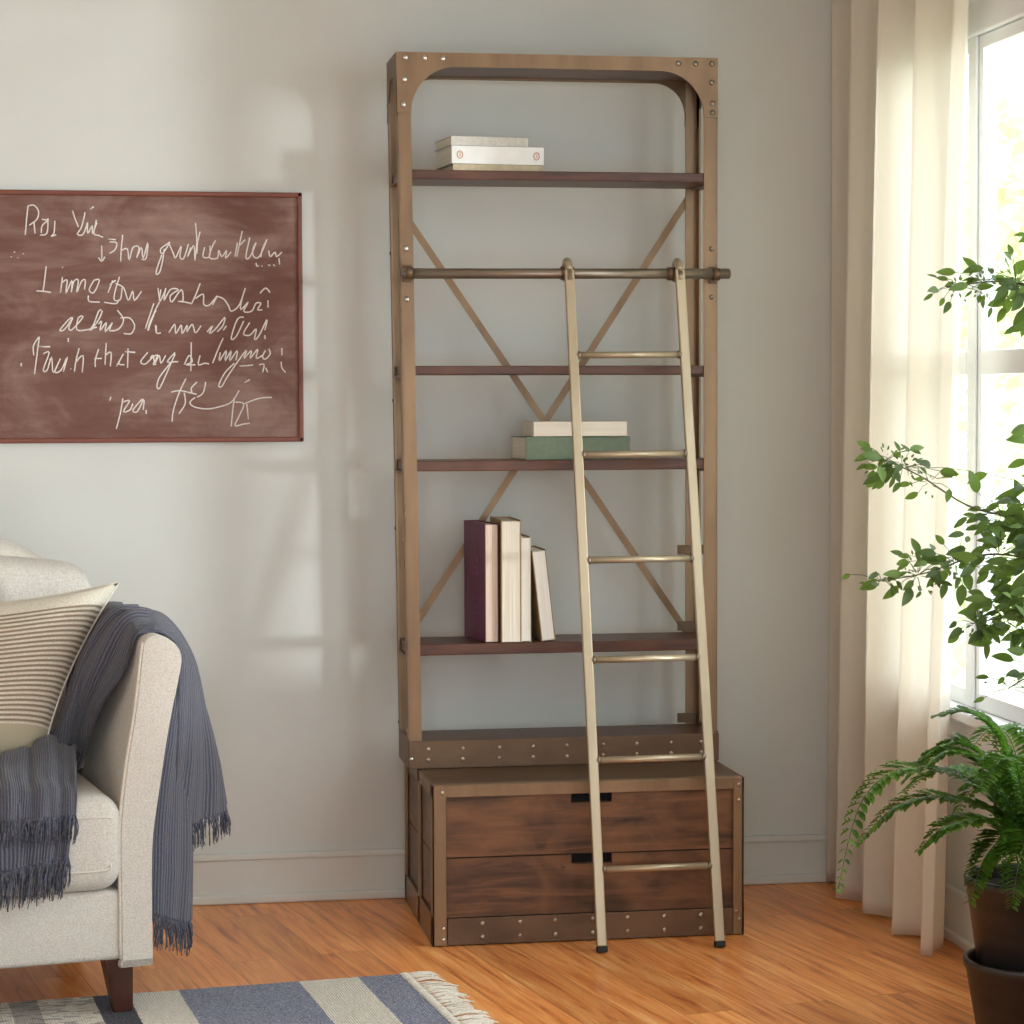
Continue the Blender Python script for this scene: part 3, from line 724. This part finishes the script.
# back: rounded slab leaning backwards with soft shoulders
def backslab(x0, x1, y0, y1, z0, ztop, rr, crown):
    b = NB(); nx, nz = 26, 20
    def fn(front):
        def f(u, v):
            x = x0+(x1-x0)*u
            hx = min(u, 1-u)*(x1-x0)
            top = ztop - (rr-math.sqrt(max(rr*rr-(rr-min(hx, rr))**2, 0)) if hx < rr else 0) - crown*(1-math.sin(PI*u))
            z = z0+(top-z0)*v
            th = (y1-y0)/2; m = (y0+y1)/2
            e = min(hx/.05, (1-v)*(top-z0)/.06, 1); e = math.sqrt(max(0, 1-(1-e)**2))
            y = m + (-th if front else th)*e + (z-z0)*.16
            return Vector((x, y, z))
        return f
    gridmesh(b, fn(True), nx, nz); gridmesh(b, fn(False), nx, nz)
    bmesh.ops.remove_doubles(b, verts=b.verts[:], dist=.0005)
    return b
obj('backrest', backslab(-WID+.0, -.0, .60, .73, .28, 1.05, .20, .09), M['uphol_light'], t)
obj('back_cushion', backslab(-WID+.05, -.004, .47, .60, .49, 1.0, .085, .035), M['uphol'], t)
for x, y in ((-.075, .044), (-WID+.075, .044), (-.075, .68), (-WID+.075, .68)):
    b = NB(); vs = box(b, x-.032, x+.032, y-.032, y+.032, .001 if y > .3 else .0115, .134, .003)
    for v in vs:
        if v.co.z < .05:
            v.co.x = x+(v.co.x-x)*.66 + (.012 if x > -.4 else -.012); v.co.y = y+(v.co.y-y)*.66
    obj('leg', b, M['leg_wood'], t)

# ------------------------------------------------------------------ striped pillow
TL, TR, BR_, BL_ = V(-1.69, -.86, .895), V(-1.195, -.90, .944), V(-1.375, -.99, .535), V(-1.83, -.99, .50)
t = thing('pillow', 'cream pillow with thin brown ribbed stripes propped on the armchair seat', 'pillow', (-1.5, -.95, .5))
b = NB()
nrm = ((TR-TL).cross(BL_-TL)).normalized()
if nrm.y > 0: nrm = -nrm
def pf(sgn):
    def f(u, v):
        q = (TL.lerp(TR, u)).lerp(BL_.lerp(BR_, u), 1-v)
        c = TL.lerp(BR_, .5)
        # edges pulled in between the corners
        pull = .05
        iu = (2*u-1); iv = (2*v-1)
        q = q + (c-q)*pull*0
        ex = (TR-TL).normalized(); ez = (TR-BR_).normalized()
        q = q - ex*iu*(1-iv*iv)*.028 - ez*iv*(1-iu*iu)*.022
        th = .085*(max(0, (1-iu**4))**.55)*(max(0, (1-iv**4))**.55)
        w = .004*noise.noise(Vector((u*6, v*6, sgn*3)))
        return q + nrm*(sgn*th+w*(1-abs(iu))*(1-abs(iv)))
    return f
gridmesh(b, pf(1), 40, 40); gridmesh(b, pf(-1), 40, 40)
bmesh.ops.remove_doubles(b, verts=b.verts[:], dist=.0008)
obj('pillow_cover', b, M['pillow'], t, world=True)
b = NB(); g = pf(0)
ed = [g(k/24, 1) for k in range(25)]+[g(1, 1-k/24) for k in range(1, 25)]+[g(1-k/24, 0) for k in range(1, 25)]+[g(0, k/24) for k in range(1, 25)]
tube(b, ed, .003, 6); obj('edge_seam', b, M['piping'], t, world=True)

# ------------------------------------------------------------------ throw blanket (armchair local frame)
t = thing('throw_blanket', 'slate grey ribbed knit throw with fringe draped over the armchair arm', 'blanket', AC, AR)
b = NB()
def ripple(fn, amp, fr, ph=0, axis=(0, 0, 1), fade=True):
    A = Vector(axis)
    def f(u, v):
        q = fn(u, v); e = 1e-2
        du = fn(min(u+e, 1), v)-fn(max(u-e, 0), v); dv = fn(u, min(v+e, 1))-fn(u, max(v-e, 0))
        n = du.cross(dv)
        if n.length > 0: n.normalize()
        k = amp*(math.sin(2*PI*fr*u+ph+1.3*math.sin(3*v+ph)) + .5*math.sin(2*PI*fr*2.3*u+ph*2+v*2))
        return q + n*k*(.35+.65*v if fade else 1)
    return f
# outer rear layer, shorter, billowing out
cB = [[(-.02, .045, .850), (.036, .045, .852), (.078, .045, .802), (.080, .06, .68), (.078, .09, .52), (.070, .11, .405)],
      [(-.02, .10, .866), (.052, .10, .858), (.112, .11, .78), (.128, .13, .66), (.128, .15, .52), (.120, .17, .395)],
      [(-.02, .18, .885), (.065, .18, .872), (.130, .19, .78), (.165, .21, .65), (.195, .23, .52), (.205, .25, .400)],
      [(-.02, .27, .885), (.065, .27, .870), (.135, .28, .78), (.180, .29, .65), (.215, .30, .53), (.240, .31, .415)],
      [(-.02, .40, .875), (.055, .40, .860), (.110, .40, .78), (.130, .41, .65), (.150, .42, .53), (.160, .43, .43)]]
fB = ripple(patch(cB), .006, 3.2, .5); gridmesh(b, fB, 60, 60, (0, .42, 0, 1))
# outer front layer, long
cA = [[(.055, .055, .82), (.050, .06, .68), (.022, .06, .50), (.012, .07, .35), (.010, .08, .215)],
      [(.085, .07, .80), (.082, .08, .66), (.065, .09, .50), (.060, .10, .35), (.055, .11, .195)],
      [(.10, .12, .78), (.10, .13, .66), (.112, .14, .50), (.118, .15, .35), (.112, .16, .170)],
      [(.08, .22, .78), (.08, .22, .66), (.105, .23, .50), (.118, .24, .35), (.120, .25, .180)],
      [(.06, .35, .78), (.06, .35, .66), (.05, .36, .50), (.05, .37, .35), (.05, .38, .2)]]
fA = ripple(patch(cA), .004, 2.6, 2.2); gridmesh(b, fA, 60, 60, (.1, .40, 0, 1))
# inner side, over the arm and down to the seat
cC = [[(.02, .045, .854), (-.020, .045, .842), (-.040, .08, .76), (-.078, .19, .66), (-.090, .29, .56), (-.105, .31, .515)],
      [(.02, .12, .880), (-.030, .12, .872), (-.075, .15, .79), (-.115, .22, .67), (-.130, .27, .57), (-.150, .27, .525)],
      [(.02, .20, .887), (-.035, .20, .878), (-.095, .21, .80), (-.140, .23, .68), (-.165, .24, .59), (-.20, .22, .535)],
      [(.02, .28, .885), (-.035, .28, .878), (-.085, .28, .80), (-.125, .29, .68), (-.155, .29, .60), (-.24, .24, .54)],
      [(.02, .42, .875), (-.030, .42, .870), (-.080, .42, .80), (-.100, .43, .68), (-.105, .44, .60), (-.12, .45, .52)]]
fC = ripple(patch(cC), .007, 3.0, 1.1, fade=False); gridmesh(b, fC, 64, 60, (.05, .5, 0, 1))
# bunched on the seat and over its front edge: upper then lower layer
cD = [[(-.105, .30, .54), (-.135, .20, .575), (-.150, .10, .550), (-.165, .02, .530), (-.172, -.035, .515), (-.178, -.056, .468)],
      [(-.15, .30, .58), (-.20, .20, .60), (-.215, .10, .565), (-.23, .02, .540), (-.235, -.040, .522), (-.24, -.064, .470)],
      [(-.25, .26, .56), (-.28, .18, .575), (-.30, .10, .555), (-.31, .02, .545), (-.315, -.040, .525), (-.32, -.066, .468)],
      [(-.40, .26, .55), (-.40, .18, .56), (-.41, .10, .555), (-.41, .02, .545), (-.415, -.040, .520), (-.42, -.064, .462)],
      [(-.56, .26, .53), (-.55, .18, .54), (-.55, .10, .535), (-.55, .02, .53), (-.55, -.040, .515), (-.55, -.060, .46)]]
fD = ripple(patch(cD), .006, 4.2, .3, fade=False); gridmesh(b, fD, 70, 50, (0, .6, 0, 1))
cE = [[(-.15, .10, .520), (-.165, .0, .510), (-.18, -.045, .490), (-.19, -.050, .43), (-.195, -.048, .385)],
      [(-.25, .10, .525), (-.25, .0, .515), (-.25, -.048, .495), (-.255, -.056, .42), (-.26, -.052, .37)],
      [(-.38, .10, .525), (-.38, .0, .515), (-.38, -.048, .495), (-.38, -.058, .42), (-.38, -.054, .36)],
      [(-.58, .10, .525), (-.58, .0, .515), (-.58, -.048, .495), (-.58, -.056, .42), (-.58, -.052, .365)]]
fE = ripple(patch(cE), .004, 4.0, 2.0, fade=False); gridmesh(b, fE, 60, 40, (.1, .5, 0, 1))
o = obj('knit_cloth', b, M['throw'], t); solid(o, .006, 0)
def strand(b, p, d, L, r=.0017, sway=.012):
    q = Vector(p); pts = [q]
    sw = Vector((random.uniform(-1, 1), random.uniform(-1, 1), 0))*sway
    for k in range(1, 6):
        f = k/5
        pts.append(q + Vector(d)*L*f + sw*math.sin(f*2.2) + Vector((random.uniform(-1, 1), random.uniform(-1, 1), 0))*.0012)
    tube(b, pts, r, 5, r2=r*.55)
b = NB(); random.seed(3)
def fringe(fn, n, L, u0=0, u1=1, d=(0, 0, -1), r=.0017, sway=.010):
    for k in range(n):
        u = u0+(u1-u0)*(k+random.uniform(-.3, .3))/n; u = min(max(u, 0), 1)
        cl = round(u*n/4)/(n/4)         # strands gather into tassels
        q = fn(u, 1); qc = fn(min(max(cl, 0), 1), 1)
        dd = Vector(d)+ (qc-q)*6*random.uniform(.4, 1)
        strand(b, q, dd, L*random.uniform(.75, 1.12), r, sway)
fringe(fB, 150, .062); fringe(fA, 120, .072); fringe(fD, 190, .055, d=(-.1, -.05, -1)); fringe(fE, 230, .085, d=(-.12, 0, -1), sway=.016)
obj('fringe', b, M['yarn'], t, kind='stuff')

# ------------------------------------------------------------------ rug
RC = V(-.553, -.925, 0); rx = V(-.924, -.205, 0).normalized()      # along the back edge, away from the fringed end
ang = math.atan2(-rx.y, -rx.x)
ang = math.radians(7)
t = thing('rug', 'slate blue rug with cream woven stripes and a white fringed end', 'rug', (RC.x, RC.y, 0), ang)
b = NB()
def rf(top):
    def f(u, v):
        x = -1.9*u; y = -1.5*v
        x += .0025*noise.noise(Vector((v*40, 0, 3)))*(u == 0)
        y += .003*noise.noise(Vector((u*50, 1, 3)))*(v == 0)
        z = (.0105+.0012*noise.noise(Vector((x*14, y*14, 0)))) if top else .001
        return Vector((x+.0*v, y, z))
    return f
gridmesh(b, rf(True), 190, 90); gridmesh(b, rf(False), 10, 10)
for (p0, p1, n) in (((0, 0), (-1.9, 0), 190), ((0, 0), (0, -1.5), 90)):
    pass
obj('rug_body', b, M['rug'], t)
b = NB(); box(b, -1.9, -.001, -.004, .002, .0005, .0105, .003); box(b, -.004, .002, -1.5, 0, .0005, .0105, .003); obj('rug_binding', b, M['rug'], t)
b = NB(); random.seed(9)
nt = 78
for k in range(nt):
    y = -.008-1.48*k/(nt-1)
    L = random.uniform(.075, .1); dy = random.uniform(-.012, .018)
    tube(b, [(-.002, y, .011), (.010, y+dy*.2, .012), (.018, y+dy*.25, .010)], .0042, 6)
    for s in range(5):
        o1 = Vector((random.uniform(-1, 1)*.002, random.uniform(-1, 1)*.0075, random.uniform(0, .005)))
        pts = [Vector((.016, y+dy*.25, .010)), Vector((.045, y+dy*.6+o1.y, .011+o1.z)), Vector((L*.85, y+dy*.9+o1.y*1.6, .008+o1.z)), Vector((L+o1.x*4, y+dy+o1.y*2, .004+o1.z*.4))]
        tube(b, [cr(pts, q/6) for q in range(7)], .0026, 5, r2=.0018)
obj('rug_fringe', b, M['fringe'], t, label='white tasselled fringe', kind='stuff')

# ------------------------------------------------------------------ curtain
t = thing('curtain', 'floor-length cream linen curtain hanging in soft folds beside the window', 'curtain', (.77, -.5, 0))
b = NB()
def cf(u, v):
    # u along the rod from the corner towards the camera, v from top to hem
    z = 2.474-2.466*v - .002
    yend = -1.13+.17*v; y = -.055+(yend+.044)*u
    ph = u*4.0
    s = math.sin(2*PI*ph-.6); c2 = math.sin(2*PI*ph*2.0+1.1+.8*v)
    amp = .030+.014*v
    x = .775 + amp*s + .007*c2*(1-.4*v) + .006*math.sin(9*u+2.5*v)
    y += .024*math.cos(2*PI*ph-.6)*(.7+.5*v)
    x -= .010*v*math.sin(PI*u)
    return Vector((x, y, z + (.004*math.sin(17*u) if v > .99 else 0)))
gridmesh(b, cf, 260, 60)
o = obj('curtain_panel', b, M['curtain'], t, world=True); solid(o, .0016, 0)
t = thing('curtain_rod', 'thin metal curtain rod above the window holding the cream curtain', 'curtain rod', (.775, -1.4, 2.48))
b = NB(); tube(b, [(.775, -.03, 2.490), (.775, -2.8, 2.490)], .011, 14); obj('rod', b, M['rail_metal'], t, world=True)
for y in (-.03, -2.8):
    b = NB(); dome(b, (.775, y, 2.490), .02, h=1.0); obj('finial', b, M['rail_metal'], t, world=True)
for y in (-.18, -2.65):
    b = NB(); box(b, .775, XW-.001, y-.008, y+.008, 2.472, 2.479, .001); box(b, XW-.006, XW-.0005, y-.02, y+.02, 2.43, 2.51, .002); obj('rod_bracket', b, M['rail_metal'], t, world=True)

# ------------------------------------------------------------------ pots
def pot(name, label, cx, cy, z0, h, rt, rb, parent_soil=True, group=None):
    o = thing(name, label, 'plant pot', (cx, cy, z0), 0, group)
    b = NB(); th = .010
    lathe(b, [(0, 0), (rb-.006, 0), (rb, .005), (rt-.004, h-.02), (rt, h-.018), (rt+.001, h-.003), (rt-.002, h), (rt-th+.002, h), (rt-th, h-.003), (rt-th-.004, h-.02), (rb-th, .012), (0, .012)], 0, 0, 56)
    obj('pot_body', b, M['pot'], o)
    return o
PX, PY = .680, -1.75
GP = 'nested charcoal pots'
pot('plant_pot', 'dark charcoal pot on the floor by the window, holding a second pot', PX, PY, .001, .188, .138, .105, group=GP)
pu = pot('plant_pot', 'upper dark charcoal pot set inside the lower one, holding the fern', PX, PY, .0135, .348, .137, .088, group=GP)
b = NB(); lathe(b, [(0, .325), (.06, .328), (.118, .322)], 0, 0, 32); obj('soil', b, M['soil'], pu)

# ------------------------------------------------------------------ leaves
def leaf(bm, base, d, up, L, w, curl=.15, n=6):
    d = Vector(d).normalized(); up = Vector(up); s = d.cross(up)
    if s.length < 1e-4: s = d.cross(Vector((1, 0, .3)))
    s.normalize(); nn = s.cross(d).normalized()
    prev = None
    for i in range(n+1):
        f = i/n; wd = w*(math.sin(PI*min(f**.8, 1))**.8)*.5 if 0 < f < 1 else 0
        c = Vector(base)+d*L*f - nn*curl*L*f*f
        if wd == 0: row = [bm.verts.new(c)]
        else: row = [bm.verts.new(c-s*wd+nn*wd*.3), bm.verts.new(c), bm.verts.new(c+s*wd+nn*wd*.3)]
        if prev:
            if len(prev) == 1: fs = [(prev[0], row[0], row[1]), (prev[0], row[1], row[2])]
            elif len(row) == 1: fs = [(prev[0], prev[1], row[0]), (prev[1], prev[2], row[0])]
            else: fs = [(prev[0], prev[1], row[1], row[0]), (prev[1], prev[2], row[2], row[1])]
            for q in fs:
                fc = bm.faces.new(q); fc.smooth = True
        prev = row

# fern
t = thing('potted_fern', 'bright green fern with long arching fronds in the upper charcoal pot', 'fern', (PX, PY, .34))
random.seed(21)
base = V(PX, PY, .345)
def frond(pts, n=38, lmax=.062, dens=1.0):
    b = NB(); P = [Vector(q) for q in pts]
    path = [cr(P, k/40) for k in range(41)]
    tube(b, path, .0022, 5, r2=.0006)
    f = obj('frond', b, M['fern'], t, world=True)
    b = NB()
    for i in range(n):
        u = .14+.86*i/(n-1); q = cr(P, u); d = (cr(P, min(u+.02, 1))-cr(P, max(u-.02, 0))).normalized()
        side = d.cross(Vector((0, 0, 1)))
        if side.length < .1: side = Vector((1, 0, 0))
        side.normalize()
        L = lmax*(math.sin(PI*min(1, (.12+.88*u))**1.0)**.7 if u < .97 else .3)*random.uniform(.85, 1.12)
        L = max(L, .010)
        for s in (-1, 1):
            dr = (side*s*1.0+d*.55+Vector((0, 0, random.uniform(-.05, .25)))).normalized()
            leaf(b, q, dr, (0, 0, 1), L, L*.26+.0035, .12, 4)
            if L > .03:     # small lobes along each pinna
                for kf in (.35, .6):
                    for ss in (-1, 1):
                        leaf(b, q+dr*L*kf, (dr+d*ss*1.1).normalized(), (0, 0, 1), L*.26, L*.14, .05, 2)
    obj('leaflets', b, M['fern'], f, world=True)
F = [[(.60, -1.74, .53), (.42, -1.77, .60), (.30, -1.80, .545), (.240, -1.82, .365)],
     [(.62, -1.72, .48), (.50, -1.70, .525), (.40, -1.70, .505), (.318, -1.70, .43)],
     [(.63, -1.76, .52), (.55, -1.80, .615), (.48, -1.80, .635), (.435, -1.80, .61)],
     [(.60, -1.80, .47), (.53, -1.84, .50), (.45, -1.86, .49), (.40, -1.86, .445)],
     [(.62, -1.78, .45), (.57, -1.84, .45), (.53, -1.86, .41), (.500, -1.88, .34)],
     [(.63, -1.84, .47), (.60, -1.92, .47), (.565, -1.97, .42), (.545, -1.99, .35)],
     [(.66, -1.72, .54), (.62, -1.70, .66), (.56, -1.68, .70), (.50, -1.66, .69)],
     [(.69, -1.76, .56), (.70, -1.78, .68), (.69, -1.80, .75), (.66, -1.82, .80)],
     [(.72, -1.76, .54), (.77, -1.78, .66), (.81, -1.80, .72), (.83, -1.82, .72)],
     [(.70, -1.66, .52), (.71, -1.55, .62), (.70, -1.46, .63), (.68, -1.38, .57)],
     [(.66, -1.84, .52), (.65, -1.94, .60), (.63, -2.02, .61), (.60, -2.09, .57)],
     [(.72, -1.84, .50), (.77, -1.92, .58), (.80, -2.0, .58), (.81, -2.06, .52)],
     [(.64, -1.70, .50), (.58, -1.62, .56), (.53, -1.55, .55), (.49, -1.49, .50)],
     [(.64, -1.80, .54), (.60, -1.86, .62), (.54, -1.92, .63), (.49, -1.96, .58)],
     [(.67, -1.70, .50), (.66, -1.62, .55), (.63, -1.55, .52), (.60, -1.50, .44)],
     [(.62, -1.75, .55), (.54, -1.74, .64), (.47, -1.72, .62), (.42, -1.70, .56)]]
for q in F: frond([base+V(random.uniform(-.02, .02), random.uniform(-.02, .02), 0)]+q)

# tall leafy plant, its stem just beyond the right edge of the picture
t = thing('leafy_shrub', 'tall leafy houseplant reaching thin branches in front of the bright window', 'plant', (.70, -2.16, .0))
b = NB(); lathe(b, [(0, .001), (.10, .001), (.105, .006), (.135, .29), (.128, .295), (.122, .29), (.10, .02), (0, .02)], 0, 0, 48); obj('pot', b, M['pot'], t)
b = NB(); lathe(b, [(0, .27), (.06, .272), (.118, .268)], 0, 0, 32); obj('soil', b, M['soil'], t)
b = NB(); trunk = [(.70, -2.16, .27), (.72, -2.13, .6), (.735, -2.06, .9), (.745, -1.98, 1.2), (.74, -1.93, 1.5), (.75, -1.9, 1.8)]
tube(b, [cr(trunk, k/30) for k in range(31)], .010, 10, r2=.004); obj('stem', b, M['bark'], t, world=True)
random.seed(4)
def branch(pts, clusters, r=.0032):
    b = NB(); P = [Vector(q) for q in pts]
    tube(b, [cr(P, k/24) for k in range(25)], r, 6, r2=.0012)
    br = obj('branch', b, M['stem'], t, world=True)
    b = NB()
    for (u, n, spread, lm) in clusters:
        c = cr(P, u)
        n = int(n*1.35)
        for i in range(n):
            o = Vector((random.gauss(0, 1)*1.1, random.gauss(0, 1), random.gauss(0, .75)))*spread
            q = c+o; tip = (o.normalized()*.7+Vector((-.35+random.uniform(-.6, .6), random.uniform(-.5, .5), random.uniform(-.9, .35)))).normalized()
            L = lm*random.uniform(.55, 1.15)
            tube(b, [c+o*.15, c+o*.6+Vector((0, 0, .004)), q], .0007, 4)
            leaf(b, q, tip, (random.uniform(-.5, .5), -.9, random.uniform(0, .8)), L, L*random.uniform(.36, .5), random.uniform(0, .3), 6)
        for i in range(n):      # tiny new leaves and buds close to the twig
            o = Vector((random.gauss(0, 1), random.gauss(0, 1), random.gauss(0, .8)))*spread*.6
            leaf(b, c+o, o.normalized(), (0, -1, .3), random.uniform(.007, .016), .005, .1, 3)
    obj('leaves', b, M['leaf'], br, world=True)
branch([(.745, -1.95, 1.45), (.72, -1.85, 1.56), (.62, -1.75, 1.60), (.50, -1.72, 1.59)], [(.45, 16, .040, .046), (.62, 16, .035, .044), (.78, 12, .03, .042), (.92, 7, .022, .036), (.3, 12, .04, .05)])
branch([(.745, -1.98, 1.15), (.68, -1.85, 1.12), (.56, -1.75, 1.13), (.45, -1.70, 1.20), (.375, -1.68, 1.235)], [(.96, 14, .030, .040), (.84, 16, .032, .042), (.7, 5, .022, .034), (.42, 14, .035, .048), (.28, 16, .04, .05)])
branch([(.74, -2.0, 1.02), (.66, -1.88, 1.03), (.56, -1.80, 1.04), (.44, -1.76, 1.0), (.345, -1.75, .985)], [(.97, 8, .020, .040), (.78, 15, .034, .042), (.62, 20, .036, .042), (.45, 16, .036, .045), (.25, 16, .04, .05)])
branch([(.735, -2.05, .85), (.68, -1.95, .90), (.60, -1.86, .915), (.52, -1.82, .90)], [(.95, 15, .030, .040), (.75, 18, .034, .042), (.5, 18, .036, .044), (.3, 18, .04, .046)])
branch([(.735, -2.05, .84), (.70, -1.9, .82), (.65, -1.85, .80), (.60, -1.82, .765)], [(.95, 4, .025, .044), (.6, 16, .034, .044), (.3, 16, .036, .046)])
branch([(.745, -1.98, 1.2), (.72, -1.88, 1.22), (.69, -1.82, 1.26), (.67, -1.80, 1.30)], [(.85, 4, .03, .05), (.45, 8, .035, .05)])
branch([(.74, -1.99, 1.05), (.70, -1.88, 1.06), (.66, -1.80, 1.08), (.62, -1.76, 1.10)], [(.9, 18, .036, .046), (.55, 18, .04, .05), (.3, 14, .04, .05)])
branch([(.74, -2.0, .98), (.70, -1.9, .96), (.66, -1.84, .95), (.61, -1.80, .95)], [(.9, 16, .036, .044), (.55, 20, .04, .05), (.3, 14, .04, .05)])
branch([(.745, -1.95, 1.6), (.73, -1.86, 1.66), (.71, -1.80, 1.68), (.68, -1.78, 1.68)], [(.9, 4, .02, .045), (.5, 8, .03, .05)])

branch([(.745, -1.98, 1.1), (.73, -1.88, 1.12), (.715, -1.80, 1.14), (.70, -1.76, 1.17)], [(.9, 16, .045, .044), (.5, 16, .045, .044)])
branch([(.745, -1.98, 1.0), (.73, -1.88, 1.0), (.715, -1.80, 1.0), (.69, -1.76, 1.02)], [(.9, 18, .045, .044), (.5, 16, .045, .044)])
branch([(.74, -2.0, .88), (.73, -1.9, .88), (.71, -1.82, .88), (.69, -1.78, .86)], [(.9, 18, .045, .044), (.5, 16, .045, .044)])
branch([(.745, -1.9, 1.55), (.735, -1.84, 1.57), (.715, -1.78, 1.58), (.68, -1.76, 1.565)], [(.95, 14, .035, .05), (.5, 12, .04, .05)])

# ------------------------------------------------------------------ garden beyond the window
b = NB(); box(b, 1.2, 30, -12, 26, -.6, -.5); o = obj('garden_lawn', b, M['lawn']); tag(o, 'pale green lawn outside the window', 'lawn', kind='structure')
random.seed(12)
def tree(x, y, h, r, label):
    o = thing('tree', label, 'tree', (x, y, -.5), 0, 'garden trees outside the window')
    b = NB(); tube(b, [(0, 0, 0), (.1, .05, h*.4), (.05, 0, h*.75)], .12, 10, r2=.05); obj('trunk', b, M['bark'], o)
    b = NB()
    blobs = [(random.uniform(-1, 1)*r*.7, random.uniform(-1, 1)*r*.7, h*random.uniform(.18, 1.0), r*random.uniform(.3, .55)) for _ in range(16)]
    for (cx, cy, cz, rr) in blobs:
        for i in range(170):
            v = Vector((random.gauss(0, 1), random.gauss(0, 1), random.gauss(0, 1))).normalized()*rr*random.uniform(.5, 1.05)
            leaf(b, Vector((cx, cy, cz))+v, (random.uniform(-1, 1), random.uniform(-1, 1), random.uniform(-1, .4)), (random.uniform(-1, 1), -1, 1), random.uniform(.10, .17), .08, .1, 2)
    obj('crown', b, M['garden'], o)
tree(3.6, 5.2, 3.6, 1.3, 'garden tree, glare painted into its pale leaves, nearest the window glass')
tree(5.6, 8.4, 4.6, 1.7, 'garden tree, glare painted into its pale leaves, behind the nearer one outside')

# ------------------------------------------------------------------ light
w = bpy.data.worlds.new('sky'); scn.world = w; w.use_nodes = True
nt = w.node_tree; bg = nt.nodes['Background']
bg.inputs[0].default_value = (.87, .94, 1.0, 1); bg.inputs[1].default_value = 3.2
sd = bpy.data.lights.new('sun', 'SUN'); so = bpy.data.objects.new('sun', sd); C.objects.link(so)
sd.energy = .9; sd.angle = math.radians(3.5); sd.color = (.92, .97, 1.0)
el = math.radians(0.7); az = Vector((-.79, .61, 0)).normalized()
dirv = Vector((az.x*math.cos(el), az.y*math.cos(el), -math.sin(el)))
so.rotation_euler = dirv.to_track_quat('-Z', 'Y').to_euler(); so.location = (4, -4, 2)
for (y0, y1), OZ1 in zip(ops_, HEAD):
    ad = bpy.data.lights.new('window_portal', 'AREA'); ao = bpy.data.objects.new('window_portal', ad); C.objects.link(ao)
    ad.shape = 'RECTANGLE'; ad.size = y1-y0; ad.size_y = OZ1-OZ0; ad.cycles.is_portal = True
    ao.matrix_world = Matrix.Translation((XW+.12, (y0+y1)/2, (OZ0+OZ1)/2)) @ Matrix(((0, 0, 1), (1, 0, 0), (0, 1, 0))).to_4x4()
w_, h_ = RW[1]-RW[0], RW[3]-RW[2]
ad = bpy.data.lights.new('rear_portal', 'AREA'); ao = bpy.data.objects.new('rear_portal', ad); C.objects.link(ao)
ad.shape = 'RECTANGLE'; ad.size = w_; ad.size_y = h_; ad.cycles.is_portal = True
ao.matrix_world = Matrix.Translation(((RW[0]+RW[1])/2, YR-.06, (RW[2]+RW[3])/2)) @ Matrix.Rotation(PI/2, 4, 'X')
scn.view_settings.view_transform = 'Standard'; scn.view_settings.look = 'None'
scn.view_settings.gamma = 1; scn.view_settings.use_curve_mapping = False
scn.view_settings.exposure = 0.78
try:
    scn.cycles.use_denoising = True; scn.cycles.sample_clamp_indirect = 6; scn.cycles.max_bounces = 10; scn.cycles.diffuse_bounces = 6
    scn.cycles.transparent_max_bounces = 12; scn.cycles.caustics_reflective = False; scn.cycles.caustics_refractive = False
except Exception as e: print(e)
